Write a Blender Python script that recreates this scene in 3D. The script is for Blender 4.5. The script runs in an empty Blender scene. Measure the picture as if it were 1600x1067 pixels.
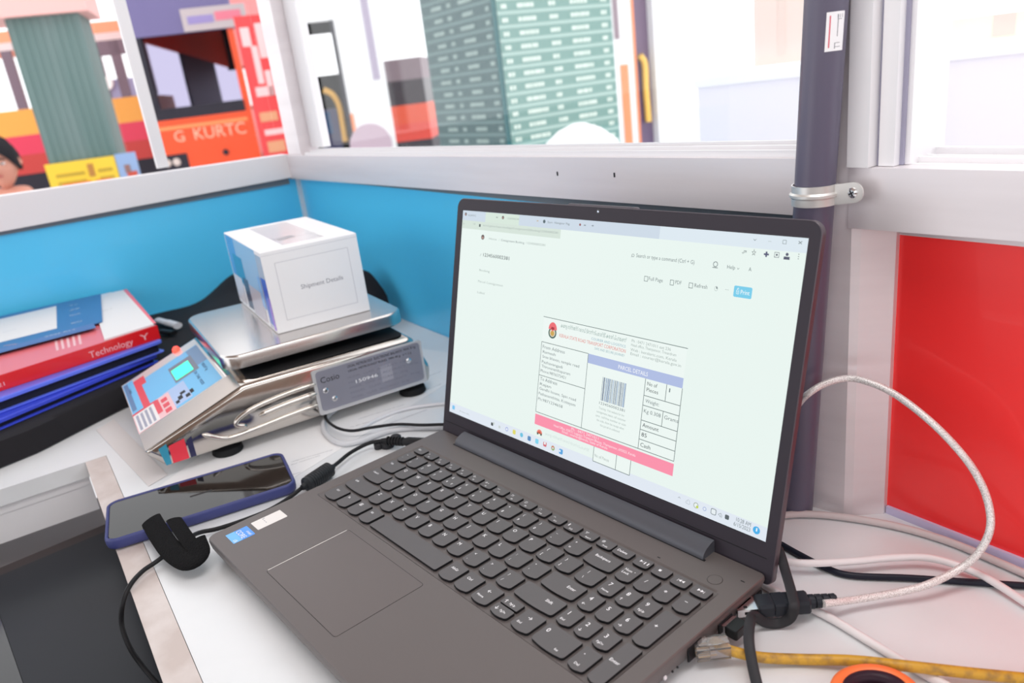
import bpy, math, random
import numpy as np
from mathutils import Vector, Matrix
random.seed(7)
PI = math.pi
SC = bpy.context.scene
COL = SC.collection
S = 0.001                      # the script works in millimetres; the scene is in metres

# ---------------------------------------------------------------- camera, sky, lights, exposure
CAM = np.array([406.38, -128.97, 338.41])
FPX = 1193.86
ROT = np.array([[0.6492629575721851, 0.7512978947383255, -0.11835998177753754],
                [0.1759953724339705, -0.29980729578026954, -0.9376253059078293],
                [-0.739921104447256, 0.5879345701340265, -0.3268787243533462]])
cd = bpy.data.cameras.new('camera')
cam = bpy.data.objects.new('camera', cd)
COL.objects.link(cam)
cd.sensor_width = 36.0
cd.lens = FPX * 36.0 / 1600.0
cd.clip_start = 0.01
cd.clip_end = 200
cd.dof.use_dof = True
cd.dof.focus_distance = 0.56
cd.dof.aperture_fstop = 8.0
M = Matrix((ROT[0].tolist(), (-ROT[1]).tolist(), (-ROT[2]).tolist())).transposed().to_4x4()
M.translation = Vector((CAM * S).tolist())
cam.matrix_world = M
SC.camera = cam
SC.view_settings.view_transform = 'Standard'
SC.view_settings.look = 'None'
SC.view_settings.gamma = 1.0
SC.view_settings.use_curve_mapping = False
SC.view_settings.exposure = 0.0

w = bpy.data.worlds.new('daylight')
SC.world = w
w.use_nodes = True
nt = w.node_tree
bg = nt.nodes['Background']
bg.inputs['Color'].default_value = (0.97, 0.98, 1.0, 1)
bg.inputs['Strength'].default_value = 1.8

def area_light(name, loc, target, sx, sy, watts, color=(1, 1, 1)):
    ld = bpy.data.lights.new(name, 'AREA')
    ld.shape = 'RECTANGLE'; ld.size = sx; ld.size_y = sy; ld.energy = watts; ld.color = color
    o = bpy.data.objects.new(name, ld)
    COL.objects.link(o)
    o.location = loc
    o.rotation_euler = (Vector(target) - Vector(loc)).to_track_quat('-Z', 'Y').to_euler()
    return o
# unseen area light added above the counter to balance the daylight
area_light('fill_light', (0.30, 0.05, 1.10), (0.05, 0.12, 0.0), 0.7, 0.3, 5.0, (1, 0.98, 0.97))

# ---------------------------------------------------------------- picture measurement helpers
def ray(px, py):
    return np.array([(px - 800) / FPX, (py - 533.5) / FPX, 1.0]) @ ROT
def at(px, py, z=0.0):
    """point of the level plane at height z that the photograph shows at that pixel"""
    d = ray(px, py)
    return CAM + (z - CAM[2]) / d[2] * d
def far(px, py, depth):
    return CAM + depth * ray(px, py)
class VPlane:
    """a vertical plane through two plan points; hit() gives (s, z) on it"""
    def __init__(self, a, b):
        self.o = np.array([a[0], a[1], 0.0]); d = np.array([b[0] - a[0], b[1] - a[1], 0.0])
        self.len = np.linalg.norm(d); self.d = d / self.len
        self.n = np.array([-self.d[1], self.d[0], 0.0])
    def hit(self, px, py, off=0.0):
        r = ray(px, py); t = ((self.o + off * self.n - CAM) @ self.n) / (r @ self.n)
        P = CAM + t * r
        return (P - self.o) @ self.d, P[2]
    def ang(self):
        return math.atan2(self.d[1], self.d[0])

# ---------------------------------------------------------------- materials
MATS = {}
def mat(name, col, rough=0.5, metal=0.0, emit=None, es=1.0, spec=0.5, trans=0.0, coat=0.0, alpha=1.0, noise=None, bump=None, sheen=0.0, stretch=None):
    if name in MATS: return MATS[name]
    if spec == 0.5 and max(col) < 0.05 and rough > 0.2: spec = 0.2
    m = bpy.data.materials.new(name); m.use_nodes = True
    n = m.node_tree.nodes; l = m.node_tree.links
    p = n['Principled BSDF']
    p.inputs['Base Color'].default_value = (*col, 1)
    p.inputs['Roughness'].default_value = rough
    p.inputs['Metallic'].default_value = metal
    p.inputs['Specular IOR Level'].default_value = spec
    p.inputs['Transmission Weight'].default_value = trans
    p.inputs['Coat Weight'].default_value = coat
    p.inputs['Sheen Weight'].default_value = sheen
    p.inputs['Alpha'].default_value = alpha
    if emit:
        p.inputs['Emission Color'].default_value = (*emit, 1)
        p.inputs['Emission Strength'].default_value = es
    if noise or bump:
        tc = n.new('ShaderNodeTexCoord'); mp = n.new('ShaderNodeMapping')
        l.new(tc.outputs['Object'], mp.inputs['Vector'])
        if stretch: mp.inputs['Scale'].default_value = stretch
    if noise:                                   # (scale, second colour, low, high)
        t = n.new('ShaderNodeTexNoise'); t.inputs['Scale'].default_value = noise[0]; t.inputs['Detail'].default_value = 5
        l.new(mp.outputs[0], t.inputs['Vector'])
        r = n.new('ShaderNodeValToRGB'); r.color_ramp.elements[0].position = noise[2]; r.color_ramp.elements[1].position = noise[3]
        r.color_ramp.elements[0].color = (*col, 1); r.color_ramp.elements[1].color = (*noise[1], 1)
        l.new(t.outputs['Fac'], r.inputs['Fac']); l.new(r.outputs['Color'], p.inputs['Base Color'])
    if bump:                                    # (scale, strength, distance)
        t = n.new('ShaderNodeTexNoise'); t.inputs['Scale'].default_value = bump[0]; t.inputs['Detail'].default_value = 4
        l.new(mp.outputs[0], t.inputs['Vector'])
        b = n.new('ShaderNodeBump'); b.inputs['Strength'].default_value = bump[1]; b.inputs['Distance'].default_value = bump[2]
        l.new(t.outputs['Fac'], b.inputs['Height']); l.new(b.outputs['Normal'], p.inputs['Normal'])
    MATS[name] = m
    return m
def srgb(r, g, b):
    f = lambda c: (c / 255 / 12.92) if c / 255 <= 0.04045 else ((c / 255 + 0.055) / 1.055) ** 2.4
    return (f(r), f(g), f(b))
def glow(name, rgb, es=0.97):
    c = srgb(*rgb)
    return mat(name, (0.01, 0.01, 0.01), 0.5, emit=c, es=es, spec=0.2)
def pane_mat(name='window_glass', tint=(1, 1, 1), refl=0.06):
    if name in MATS: return MATS[name]
    m = bpy.data.materials.new(name); m.use_nodes = True
    n = m.node_tree.nodes; l = m.node_tree.links
    n.remove(n['Principled BSDF'])
    t = n.new('ShaderNodeBsdfTransparent'); t.inputs['Color'].default_value = (*tint, 1)
    g = n.new('ShaderNodeBsdfGlossy'); g.inputs['Roughness'].default_value = 0.02
    f = n.new('ShaderNodeLayerWeight'); f.inputs['Blend'].default_value = 0.15
    k = n.new('ShaderNodeMath'); k.operation = 'MULTIPLY'; k.inputs[1].default_value = 0.25
    x = n.new('ShaderNodeMixShader')
    l.new(f.outputs['Facing'], k.inputs[0]); l.new(k.outputs[0], x.inputs[0])
    l.new(t.outputs[0], x.inputs[1]); l.new(g.outputs[0], x.inputs[2])
    l.new(x.outputs[0], n['Material Output'].inputs['Surface'])
    MATS[name] = m
    return m

WHITE = mat('white_laminate', (0.77, 0.79, 0.81), 0.35, noise=(9, (0.71, 0.73, 0.75), 0.45, 0.75))
PAPER = mat('white_paper', (0.86, 0.86, 0.87), 0.7)
ALU = mat('brushed_aluminium', (0.82, 0.77, 0.79), 0.42, 0.4, noise=(6, (0.76, 0.71, 0.73), 0.4, 0.7), stretch=(0.6, 1, 8))
ALUW = mat('white_coated_aluminium', (0.84, 0.83, 0.85), 0.4, 0.15)
DARKGREY = mat('grey_laptop_plastic', (0.128, 0.110, 0.107), 0.42, 0.25, bump=(2500, 0.05, 0.0001))
BEZEL = mat('bezel_plastic', (0.038, 0.032, 0.042), 0.45)
LIDM = mat('lid_plastic', (0.085, 0.070, 0.085), 0.4, 0.2)
KEYTOP = mat('key_plastic', (0.100, 0.094, 0.098), 0.5)
BLACK = mat('black_plastic', (0.012, 0.012, 0.014), 0.45)
BLACKG = mat('glossy_black_plastic', (0.01, 0.01, 0.012), 0.12)
LEGEND = mat('white_legend', (0.85, 0.85, 0.88), 0.6, emit=(1, 1, 1), es=0.0)
CHROME = mat('polished_steel', (0.60, 0.565, 0.53), 0.12, 1.0, bump=(14, 0.10, 0.004))
STEEL = mat('brushed_steel', (0.64, 0.61, 0.59), 0.22, 1.0, bump=(30, 0.03, 0.002), stretch=(1, 1, 1))
INK = mat('black_ink', (0.03, 0.03, 0.035), 0.6)
GINK = mat('grey_ink', (0.30, 0.30, 0.33), 0.6)
RED = mat('red_gloss_panel', srgb(252, 52, 52), 0.32, coat=0.3)
BLUE = mat('blue_gloss_panel', srgb(88, 208, 255), 0.30, coat=0.25)

# ---------------------------------------------------------------- mesh builder (millimetres)
def text_polys(body, resolution=3, bold=0.0):
    c = bpy.data.curves.new('t', 'FONT'); c.body = body; c.size = 1.0; c.resolution_u = resolution; c.offset = bold
    o = bpy.data.objects.new('t', c)
    m = o.to_mesh()
    vs = [(v.co.x, v.co.y) for v in m.vertices]; fs = [tuple(p.vertices) for p in m.polygons]
    o.to_mesh_clear(); bpy.data.objects.remove(o); bpy.data.curves.remove(c)
    return vs, fs
TCACHE = {}
class MB:
    def __init__(self, T=None):
        self.v = []; self.f = []; self.mi = []; self.mats = []; self.T = T
    def m(self, mt):
        if mt not in self.mats: self.mats.append(mt)
        return self.mats.index(mt)
    def add(self, vs, fs, mt):
        b = len(self.v); k = self.m(mt)
        for p in vs:
            if self.T is not None:
                q = self.T @ Vector((float(p[0]), float(p[1]), float(p[2])))
                p = (q.x, q.y, q.z)
            self.v.append((float(p[0]), float(p[1]), float(p[2])))
        for f in fs:
            self.f.append(tuple(i + b for i in f)); self.mi.append(k)
    def quad(self, a, b, c, d, mt): self.add([a, b, c, d], [(0, 1, 2, 3)], mt)
    def box(self, x0, y0, z0, x1, y1, z1, mt):
        x0, x1 = sorted((x0, x1)); y0, y1 = sorted((y0, y1)); z0, z1 = sorted((z0, z1))
        vs = [(x0, y0, z0), (x1, y0, z0), (x1, y1, z0), (x0, y1, z0), (x0, y0, z1), (x1, y0, z1), (x1, y1, z1), (x0, y1, z1)]
        self.add(vs, [(3, 2, 1, 0), (4, 5, 6, 7), (0, 1, 5, 4), (1, 2, 6, 5), (2, 3, 7, 6), (3, 0, 4, 7)], mt)
    def loft(self, loops, mt, cap0=True, cap1=True, mt1=None):
        n = len(loops[0]); vs = [p for L in loops for p in L]; fs = []
        for i in range(len(loops) - 1):
            for j in range(n):
                k = (j + 1) % n
                fs.append((i * n + j, i * n + k, (i + 1) * n + k, (i + 1) * n + j))
        if cap0: fs.append(tuple(range(n))[::-1])
        self.add(vs, fs, mt)
        if cap1: self.add(loops[-1], [tuple(range(n))], mt1 or mt)
    def prism(self, pts, z0, z1, mt, mt1=None):
        a = sum(pts[i][0] * pts[(i + 1) % len(pts)][1] - pts[(i + 1) % len(pts)][0] * pts[i][1] for i in range(len(pts)))
        if a < 0: pts = pts[::-1]
        self.loft([[(p[0], p[1], z0) for p in pts], [(p[0], p[1], z1) for p in pts]], mt, mt1=mt1)
    def rr(self, x0, y0, x1, y1, r, levels, mt, mt1=None, cap0=True, cap1=True, n=6):
        """rounded rectangle lofted through (inset, z) levels"""
        L = []
        for ins, z in levels:
            L.append([(p[0], p[1], z) for p in rrect(x0 + ins, y0 + ins, x1 - ins, y1 - ins, max(r - ins, 0.2) if not isinstance(r, (tuple, list)) else [max(q - ins, 0.2) for q in r], n)])
        self.loft(L, mt, cap0, cap1, mt1)
    def tube(self, path, r, mt, n=12, flat=None, up=(0, 0, 1), closed=False, fixed=False):
        P = [np.array(p, float) for p in path]; L = []; prev = None
        N = len(P)
        for i, p in enumerate(P):
            t = P[min(i + 1, N - 1)] - P[max(i - 1, 0)]
            if closed: t = P[(i + 1) % N] - P[i - 1]
            t = t / (np.linalg.norm(t) + 1e-9)
            if prev is None or fixed:
                u = np.array(up, float); u = u - (u @ t) * t
                if np.linalg.norm(u) < 1e-3: u = np.array([1.0, 0, 0]) - t[0] * t
            else:
                u = prev - (prev @ t) * t
            u /= np.linalg.norm(u); prev = u; s = np.cross(t, u)
            ri = r[i] if isinstance(r, (list, tuple)) else r
            a, b = (ri, ri) if flat is None else (ri, ri * flat)      # a sideways, b along u
            L.append([tuple(p + s * a * math.cos(k * 2 * PI / n) + u * b * math.sin(k * 2 * PI / n)) for k in range(n)])
        if closed: L.append(L[0]); self.loft(L, mt, False, False)
        else: self.loft(L, mt)
    def text(self, body, o, ux, uy, mt, size=None, width=None, align='l', lift=0.0, res=3, bold=0.0):
        """flat lettering: baseline start o, unit vectors ux, uy; size = letter height unit in mm; width stretches"""
        key = (body, res, bold)
        if key not in TCACHE: TCACHE[key] = text_polys(body, res, bold)
        vs, fs = TCACHE[key]
        if not vs: return
        x0 = min(v[0] for v in vs); x1 = max(v[0] for v in vs)
        sx = sy = size
        if width is not None:
            sx = width / (x1 - x0)
            if size is None: sy = sx
        off = {'l': -x0, 'c': -(x0 + x1) / 2, 'r': -x1}[align]
        o = np.array(o, float); ux = np.array(ux, float); uy = np.array(uy, float); nz = np.cross(ux, uy)
        self.add([tuple(o + ux * (v[0] + off) * sx + uy * v[1] * sy + nz * lift) for v in vs], fs, mt)
    def build(self, name, parent=None, loc=(0, 0, 0), rotz=0.0, smooth=35, label=None):
        me = bpy.data.meshes.new(name)
        sub = not parent and tuple(loc) != (0, 0, 0)
        me.from_pydata([(x * S, y * S, z * S) for x, y, z in self.v], [], self.f)
        for q in self.mats: me.materials.append(q)
        me.polygons.foreach_set('material_index', self.mi)
        if smooth:
            me.polygons.foreach_set('use_smooth', [True] * len(me.polygons))
            me.set_sharp_from_angle(angle=math.radians(smooth))
        me.update()
        o = bpy.data.objects.new(name, me); COL.objects.link(o)
        if parent: o.parent = parent
        o.location = (loc[0] * S, loc[1] * S, loc[2] * S); o.rotation_euler = (0, 0, rotz)
        if label: o['label'] = label
        return o
    def build_at(self, name, base, **k):
        """top-level mesh given in world millimetres, its origin moved to base"""
        self.v = [(x - base[0], y - base[1], z - base[2]) for x, y, z in self.v]
        return self.build(name, None, base, **k)
def rrect(x0, y0, x1, y1, r, n=6):
    if not isinstance(r, (list, tuple)): r = [r] * 4            # bl, br, tr, tl
    pts = []
    for (cx, cy, a0, q) in ((x0, y0, PI, 0), (x1, y0, 1.5 * PI, 1), (x1, y1, 0, 2), (x0, y1, 0.5 * PI, 3)):
        rr_ = min(r[q], (x1 - x0) / 2 - 0.01, (y1 - y0) / 2 - 0.01)
        ox = cx + rr_ if cx == x0 else cx - rr_; oy = cy + rr_ if cy == y0 else cy - rr_
        for k in range(n + 1):
            a = a0 + k * PI / 2 / n
            pts.append((ox + rr_ * math.cos(a), oy + rr_ * math.sin(a)))
    return pts
def smooth_path(pts, n=8):
    P = [np.array(p, float) for p in pts]; P = [2 * P[0] - P[1]] + P + [2 * P[-1] - P[-2]]; out = []
    for i in range(1, len(P) - 2):
        for k in range(n):
            t = k / n
            out.append(0.5 * (2 * P[i] + (P[i + 1] - P[i - 1]) * t + (2 * P[i - 1] - 5 * P[i] + 4 * P[i + 1] - P[i + 2]) * t * t + (-P[i - 1] + 3 * P[i] - 3 * P[i + 1] + P[i + 2]) * t ** 3))
    out.append(P[-2])
    return out
def pxpath(lst, n=8): return smooth_path([at(*q) for q in lst], n)
def thing(name, label, cat, loc=(0, 0, 0), rotz=0.0, group=None):
    o = bpy.data.objects.new(name, None); COL.objects.link(o)
    o.empty_display_size = 0.02
    o.location = (loc[0] * S, loc[1] * S, loc[2] * S); o.rotation_euler = (0, 0, rotz)
    o['label'] = label; o['category'] = cat
    if group: o['group'] = group
    return o
def tag(o, label, cat, group=None, kind=None):
    o['label'] = label; o['category'] = cat
    if group: o['group'] = group
    if kind: o['kind'] = kind
    return o
def struct(o):
    o['kind'] = 'structure'; return o
def relative(pts, base): return [np.array(p) - np.array(base) for p in pts]

# ================================================================ the booth: counter, walls, frames
# panel plane of the back wall and the front plane of its rail
PB = VPlane((-464, 444.4), (186, 378.5))
FB = VPlane((-931, 473.3), (115, 367.7))
def fb(px, py, off=0.0):
    s, z = FB.hit(px, py, off); return s, z
def strip(plane, top, bot, off0, off1, mt, mb=None):
    """board on a vertical plane: top and bottom edges each given by two pixels on the plane's front"""
    mb = mb or MB()
    (s0, z0), (s1, z1) = [plane.hit(*q) for q in top]; (s2, z2), (s3, z3) = [plane.hit(*q) for q in bot]
    s0 = s2 = (s0 + s2) / 2; s1 = s3 = (s1 + s3) / 2
    P = lambda s, z, o: tuple(plane.o + plane.d * s + plane.n * o + np.array([0, 0, z]))
    A = [P(s0, z2, off0), P(s1, z3, off0), P(s1, z1, off0), P(s0, z0, off0)]
    B = [P(s0, z2, off1), P(s1, z3, off1), P(s1, z1, off1), P(s0, z0, off1)]
    mb.add(A + B, [(0, 1, 2, 3), (7, 6, 5, 4), (1, 0, 4, 5), (2, 1, 5, 6), (3, 2, 6, 7), (0, 3, 7, 4)], mt)
    return mb
def pbox(mb, plane, s0, s1, z0, z1, o0, o1, mt):
    P = lambda s, z, o: tuple(plane.o + plane.d * s + plane.n * o + np.array([0, 0, z]))
    vs = [P(s0, z0, o0), P(s1, z0, o0), P(s1, z1, o0), P(s0, z1, o0), P(s0, z0, o1), P(s1, z0, o1), P(s1, z1, o1), P(s0, z1, o1)]
    mb.add(vs, [(0, 1, 2, 3), (7, 6, 5, 4), (1, 0, 4, 5), (2, 1, 5, 6), (3, 2, 6, 7), (0, 3, 7, 4)], mt)

TOPZ = 1150.0
# left wall plane (rail front)
LW = VPlane((-992, 25), (-930, 473))
# lower panels
mb = MB(); pbox(mb, PB, -560, PB.len - 2, -60, 226, 0, 12, BLUE)
wb = struct(mb.build('wall_back'))
mb = MB(); pbox(mb, PB, PB.len + 1, PB.len + 900, -60, 226, 0, 12, RED)
struct(mb.build('wall_right'))
mb = MB(); pbox(mb, LW, -1400, LW.len + 25, -60, 222, 16, 28, BLUE)
struct(mb.build('wall_left'))
# rails
mb = strip(FB, ((446, 243), (1262, 248)), ((452, 279), (1262, 338)), 0, 40, ALU)
for q in ((871, 271), (960, 273)):
    s, z = FB.hit(*q); pbox(mb, FB, s - 1.0, s + 1.0, z - 2.2, z + 1.8, -0.25, 0.4, INK)
struct(mb.build('trim_1'))
mb = strip(FB, ((1338, 258), (1700, 264)), ((1338, 352), (1700, 379)), -9, 60, ALU)
struct(mb.build('trim_2'))
s0, zt0 = LW.hit(0, 307); s1, zt1 = LW.hit(445, 242); _, zb0 = LW.hit(0, 362); _, zb1 = LW.hit(451, 278)
k = (zt1 - zt0) / (s1 - s0); kb = (zb1 - zb0) / (s1 - s0)
mb = MB()
P = lambda s, z, o: tuple(LW.o + LW.d * s + LW.n * o + np.array([0, 0, z]))
sa, sb = s0 - 900, s1 + 6
A = [P(sa, zb0 - 0 + kb * 0, 0), P(sb, zb1, 0), P(sb, zt1, 0), P(sa, zt0, 0)]
A[0] = P(sa, zb0 + kb * (sa - s0), 0); A[3] = P(sa, zt0 + k * (sa - s0), 0)
B = [tuple(np.array(a) + 42 * LW.n) for a in A]
mb.add(A + B, [(3, 2, 1, 0), (4, 5, 6, 7), (5, 4, 0, 1), (6, 5, 1, 2), (7, 6, 2, 3), (4, 7, 3, 0)], ALUW)
struct(mb.build('trim_3'))
# dark glazing beads under the rails
BEAD = mat('grey_rubber_bead', (0.16, 0.19, 0.22), 0.6)
mb = MB(); pbox(mb, PB, -560, PB.len - 8, 208, 222, -3.5, 0, BEAD)
struct(mb.build('trim_4'))
mb = MB(); pbox(mb, PB, PB.len + 2, PB.len + 800, 214, 224, -3, 0, mat('maroon_bead', (0.22, 0.08, 0.10), 0.5)); pbox(mb, PB, PB.len + 3, PB.len + 800, 210.5, 214, -2, 0, ALU)
struct(mb.build('trim_5'))
mb = MB(); pbox(mb, LW, -1200, LW.len - 1, 200, 218, 12, 15.8, BEAD)
struct(mb.build('trim_6'))
# corner post: upper, and its narrower lower cover
c0 = FB.o + FB.d * FB.hit(430, 120)[0]
mb = MB()
def post(mb, plane, pa, pb, z0, z1, o0, o1, mt):
    sA = plane.hit(*pa)[0]; sB = plane.hit(*pb)[0]
    pbox(mb, plane, sA, sB, z0, z1, o0, o1, mt)
post(mb, FB, (420, 120), (440, 120), 240, TOPZ, 6, 40, ALU)
struct(mb.build('trim_7'))
mb = MB(); post(mb, FB, (440.5, 120), (459, 120), 262, TOPZ, 26, 40, ALUW)
struct(mb.build('trim_8'))
mb = MB(); sA = PB.hit(468, 310)[0]; pbox(mb, PB, sA, sA + 26, 0, 226, -6, 3, ALUW); pbox(mb, PB, sA - 12, sA - 1, 0, 226, -14, 3, ALU)
struct(mb.build('trim_9'))
mb = MB(); pbox(mb, PB, PB.len + 3, PB.len + 800, 0, 6, -2.5, 0, mat('lavender_strip', (0.60, 0.56, 0.78), 0.4))
struct(mb.build('trim_15'))
# window tracks above the back rail
mb = MB()
sL = FB.hit(470, 236)[0]; sR = FB.hit(1262, 240)[0]
for (o, zz, h) in ((6, 0, 5), (16, 0, 7), (26, 0, 9)):
    for a in range(1):
        z0a = FB.hit(446, 243)[1]; z1a = FB.hit(1262, 248)[1]
        Pq = lambda s, z, oo: tuple(FB.o + FB.d * s + FB.n * oo + np.array([0, 0, z]))
        vs = [Pq(sL, z0a, o), Pq(sR, z1a, o), Pq(sR, z1a + h, o), Pq(sL, z0a + h, o), Pq(sL, z0a, o + 2.5), Pq(sR, z1a, o + 2.5), Pq(sR, z1a + h, o + 2.5), Pq(sL, z0a + h, o + 2.5)]
        mb.add(vs, [(0, 1, 2, 3), (7, 6, 5, 4), (1, 0, 4, 5), (2, 1, 5, 6), (3, 2, 6, 7), (0, 3, 7, 4)], ALUW)
struct(mb.build('trim_10'))
# window 1 (left wall), window 2 (back), window 3 (right of the post): panes with slim sash frames
def window(name, plane, s0, s1, z0, z1, o, sash=()):
    r = MB()
    pbox(r, plane, s0, s1, z0, z1, o, o + 3, pane_mat())
    p = struct(r.build(name))
    if sash:
        f = MB()
        for a, b in sash: pbox(f, plane, a, b, z0, z1, o - 5, o + 9, ALUW)
        f.build('window_frame', p)
    return p
sg = LW.hit(228, 150)[0]
window('window_1', LW, LW.hit(180, 150)[0] - 1, LW.len - 6, 262, TOPZ, 18, [(sg - 9, sg + 9)])
sw = FB.hit(1102, 150)[0]
window('window_2', FB, FB.hit(472, 100)[0], sw, 266, TOPZ, 24)
# the doubled post with its chamfered corner
mb = MB()
mb.prism([(139, 351), (167, 355.5), (172, 358.5), (188, 374), (190, 400), (139, 404)], 0, TOPZ, ALU)
struct(mb.build('trim_11', smooth=0))
# tall white window frame right of the post, above the right rail
mb = MB()
def vband(pxa, pxb, o0, o1, mt, y=150, z0=258):
    sA = FB.hit(pxa, y)[0]; sB = FB.hit(pxb, y)[0]
    pbox(mb, FB, sA, sB, z0, TOPZ, o0, o1, mt)
vband(1343, 1377, -12, 40, ALUW)
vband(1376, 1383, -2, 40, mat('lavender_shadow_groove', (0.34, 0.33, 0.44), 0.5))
vband(1382, 1407, -4, 40, ALUW)
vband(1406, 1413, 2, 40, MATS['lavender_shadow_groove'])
vband(1413, 1421, 4, 44, ALUW)
struct(mb.build('trim_12'))
mb = MB()
s3 = FB.hit(1377, 240)[0]
zr = FB.hit(1341, 259)[1]
for o, h in ((6, 1.0), (14, 4.0), (24, 3.5), (34, 7.0)): pbox(mb, FB, s3, s3 + 400, zr - 1, zr + h, o, o + 4, ALUW)
struct(mb.build('trim_13'))
window('window_3', FB, FB.hit(1420, 150)[0], FB.hit(1420, 150)[0] + 420, 264, TOPZ, 30)
mb = MB(); post(mb, FB, (1252, 150), (1262, 150), 262, TOPZ, 10, 40, ALUW)
struct(mb.build('trim_14'))

# ---- the L-shaped counter
counter = thing('counter', 'white laminate counter top carrying the laptop, scale and books', 'counter', (0, 0, -750))
Z0 = 750
poly = [at(133, 722), at(255, 1067)]
e0, e1 = at(133, 722)[:2], at(255, 1067)[:2]; ed = (e1 - e0) / np.linalg.norm(e1 - e0)
i0, i1 = at(166, 711)[:2], at(318, 1067)[:2]; idr = (i1 - i0) / np.linalg.norm(i1 - i0)
R0 = i0 + idr * 1250; RE = e0 + ed * 1250
bk = lambda x: (PB.o + PB.d * ((x - PB.o[0]) / PB.d[0]))[1] - 1
top = MB()
lx0, lx1 = at(0, 765)[:2], at(166, 711)[:2]
ld = (lx0 - lx1) / np.linalg.norm(lx0 - lx1)
LFAR = lx1 + ld * 700
outline = [tuple(i0), tuple(R0), (R0[0], bk(R0[0])), (190, bk(190)), (190, 404), (139, 404), (139, bk(139)), (-895, bk(-895)), (-970, -60), (LFAR[0] - 420, LFAR[1]), tuple(LFAR)]
top.prism([(a, b) for a, b in outline], Z0 - 18, Z0, WHITE)
top.build('counter_top', counter)
st = MB(); STRIP = mat('beige_edge_board', (0.56, 0.48, 0.45), 0.5, noise=(25, (0.72, 0.66, 0.64), 0.4, 0.7))
st.prism([tuple(e0), tuple(RE), tuple(R0 + np.array([0, -.4])), tuple(i0 + np.array([0, -.4]))], Z0 - 20, Z0 - 0.4, STRIP)
st.build('edge_board', counter)
# aluminium profiles under the left leg of the counter
n2 = np.array([-ld[1], ld[0]]);  n2 = n2 if n2[0] < 0 else -n2
def leg_profile(d0, d1, z0, z1, mt, a=0.0, b=640.0, m=None):
    q = m or MB()
    p = [lx1 + ld * a + n2 * d0, lx1 + ld * b + n2 * d0, lx1 + ld * b + n2 * d1, lx1 + ld * a + n2 * d1]
    q.prism([tuple(x) for x in p], Z0 + z0, Z0 + z1, mt); return q
q = leg_profile(2, 26, -24, -18.5, ALUW, 24); leg_profile(3, 26, -25, -7, ALUW, 24, 640, q) if False else None
q = leg_profile(3.5, 26, -28, -18.2, ALUW, 22)
s_, c_ = at(56, 762, -22), at(44, 766, -22)
for pt in (s_, c_):
    q.tube([(pt[0] - 6, pt[1], Z0 - 23), (pt[0] + 1.5, pt[1], Z0 - 23)], 2.2, mat('screw_metal', (0.8, 0.8, 0.82), 0.25, 1.0), 10)
q.build('support_rail', counter)
q = leg_profile(4.6, 30, -60, -28.5, ALUW, 22); q.build('lower_rail', counter)
for lx, ly in ((1150 - 900, 0), (-460, 380), (-880, 380), (250, 340)):
    l = MB(); l.box(lx - 20, ly - 20, 0, lx + 20, ly + 20, Z0 - 18.2, ALU); l.build('leg', counter)
# ceiling and floor of the booth
mb = MB(); mb.box(-1150, -1700, 1155, 1500, 520, 1175, mat('ceiling_board', (0.42, 0.31, 0.25), 0.7))  # unseen; put in to keep the open sky off the counter
struct(mb.build('ceiling'))
mb = MB(); mb.box(1500, -1700, -750, 1520, 520, 260, mat('added_partition', (0.30, 0.20, 0.15), 0.6, noise=(3, (0.20, 0.13, 0.10), 0.4, 0.7), stretch=(1, 1, .2)))  # unseen half-height partition, added so the steel reflects something dark
struct(mb.build('wall_unseen_right'))
mb = MB(); mb.box(-200, -1720, -750, 1500, -1700, 260, MATS['added_partition'])  # second added partition, kept low so daylight enters above it
struct(mb.build('wall_unseen_front'))
mb = MB(); mb.box(-1300, -1600, -760, 1500, 520, -750, mat('booth_floor', (0.30, 0.29, 0.28), 0.7))
struct(mb.build('floor'))

# ---- papers lying on the counter
def sheet(name, quad, z, mt, label, lines=None, h=0.25):
    m = MB(); P4 = [np.array(at(q[0], q[1], z)) for q in quad]; base = P4[0].copy()
    a = sum(P4[i][0] * P4[(i + 1) % 4][1] - P4[(i + 1) % 4][0] * P4[i][1] for i in range(4))
    if a < 0: P4 = P4[::-1]
    m.prism([(p[0], p[1]) for p in P4], z, z + h, mt)
    if lines: lines(m, z + h + 0.05)
    o = m.build_at(name, (base[0], base[1], z)); tag(o, label, 'paper'); return o
def printed(m, z):
    for i, (x0, y0, x1, y1) in enumerate(((560, 655, 632, 632), (548, 668, 600, 652), (600, 665, 668, 640), (430, 735, 500, 712), (455, 722, 520, 703), (640, 600, 690, 580), (640, 620, 690, 600), (395, 762, 470, 738))):
        a = at(x0, y0, z); b = at(x1, y1, z)
        m.text('No. 4051 date received from' if i % 2 else 'consignment note and parcel receipt', a, (b - a) / np.linalg.norm(b - a), np.cross((0, 0, 1), (b - a) / np.linalg.norm(b - a)), GINK, size=3.0, width=float(np.linalg.norm(b - a)))
sheet('paper_sheet', [(235, 770), (388, 790), (762, 560), (560, 530)], 0.1, PAPER, 'printed white sheet lying under the weighing scale', printed)
sheet('paper_strip', [(178, 655), (150, 672), (232, 760), (262, 742)], 0.35, mat('paper_warm', (0.70, 0.67, 0.67), 0.7), 'greyish paper strip between the scale and counter edge')

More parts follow.
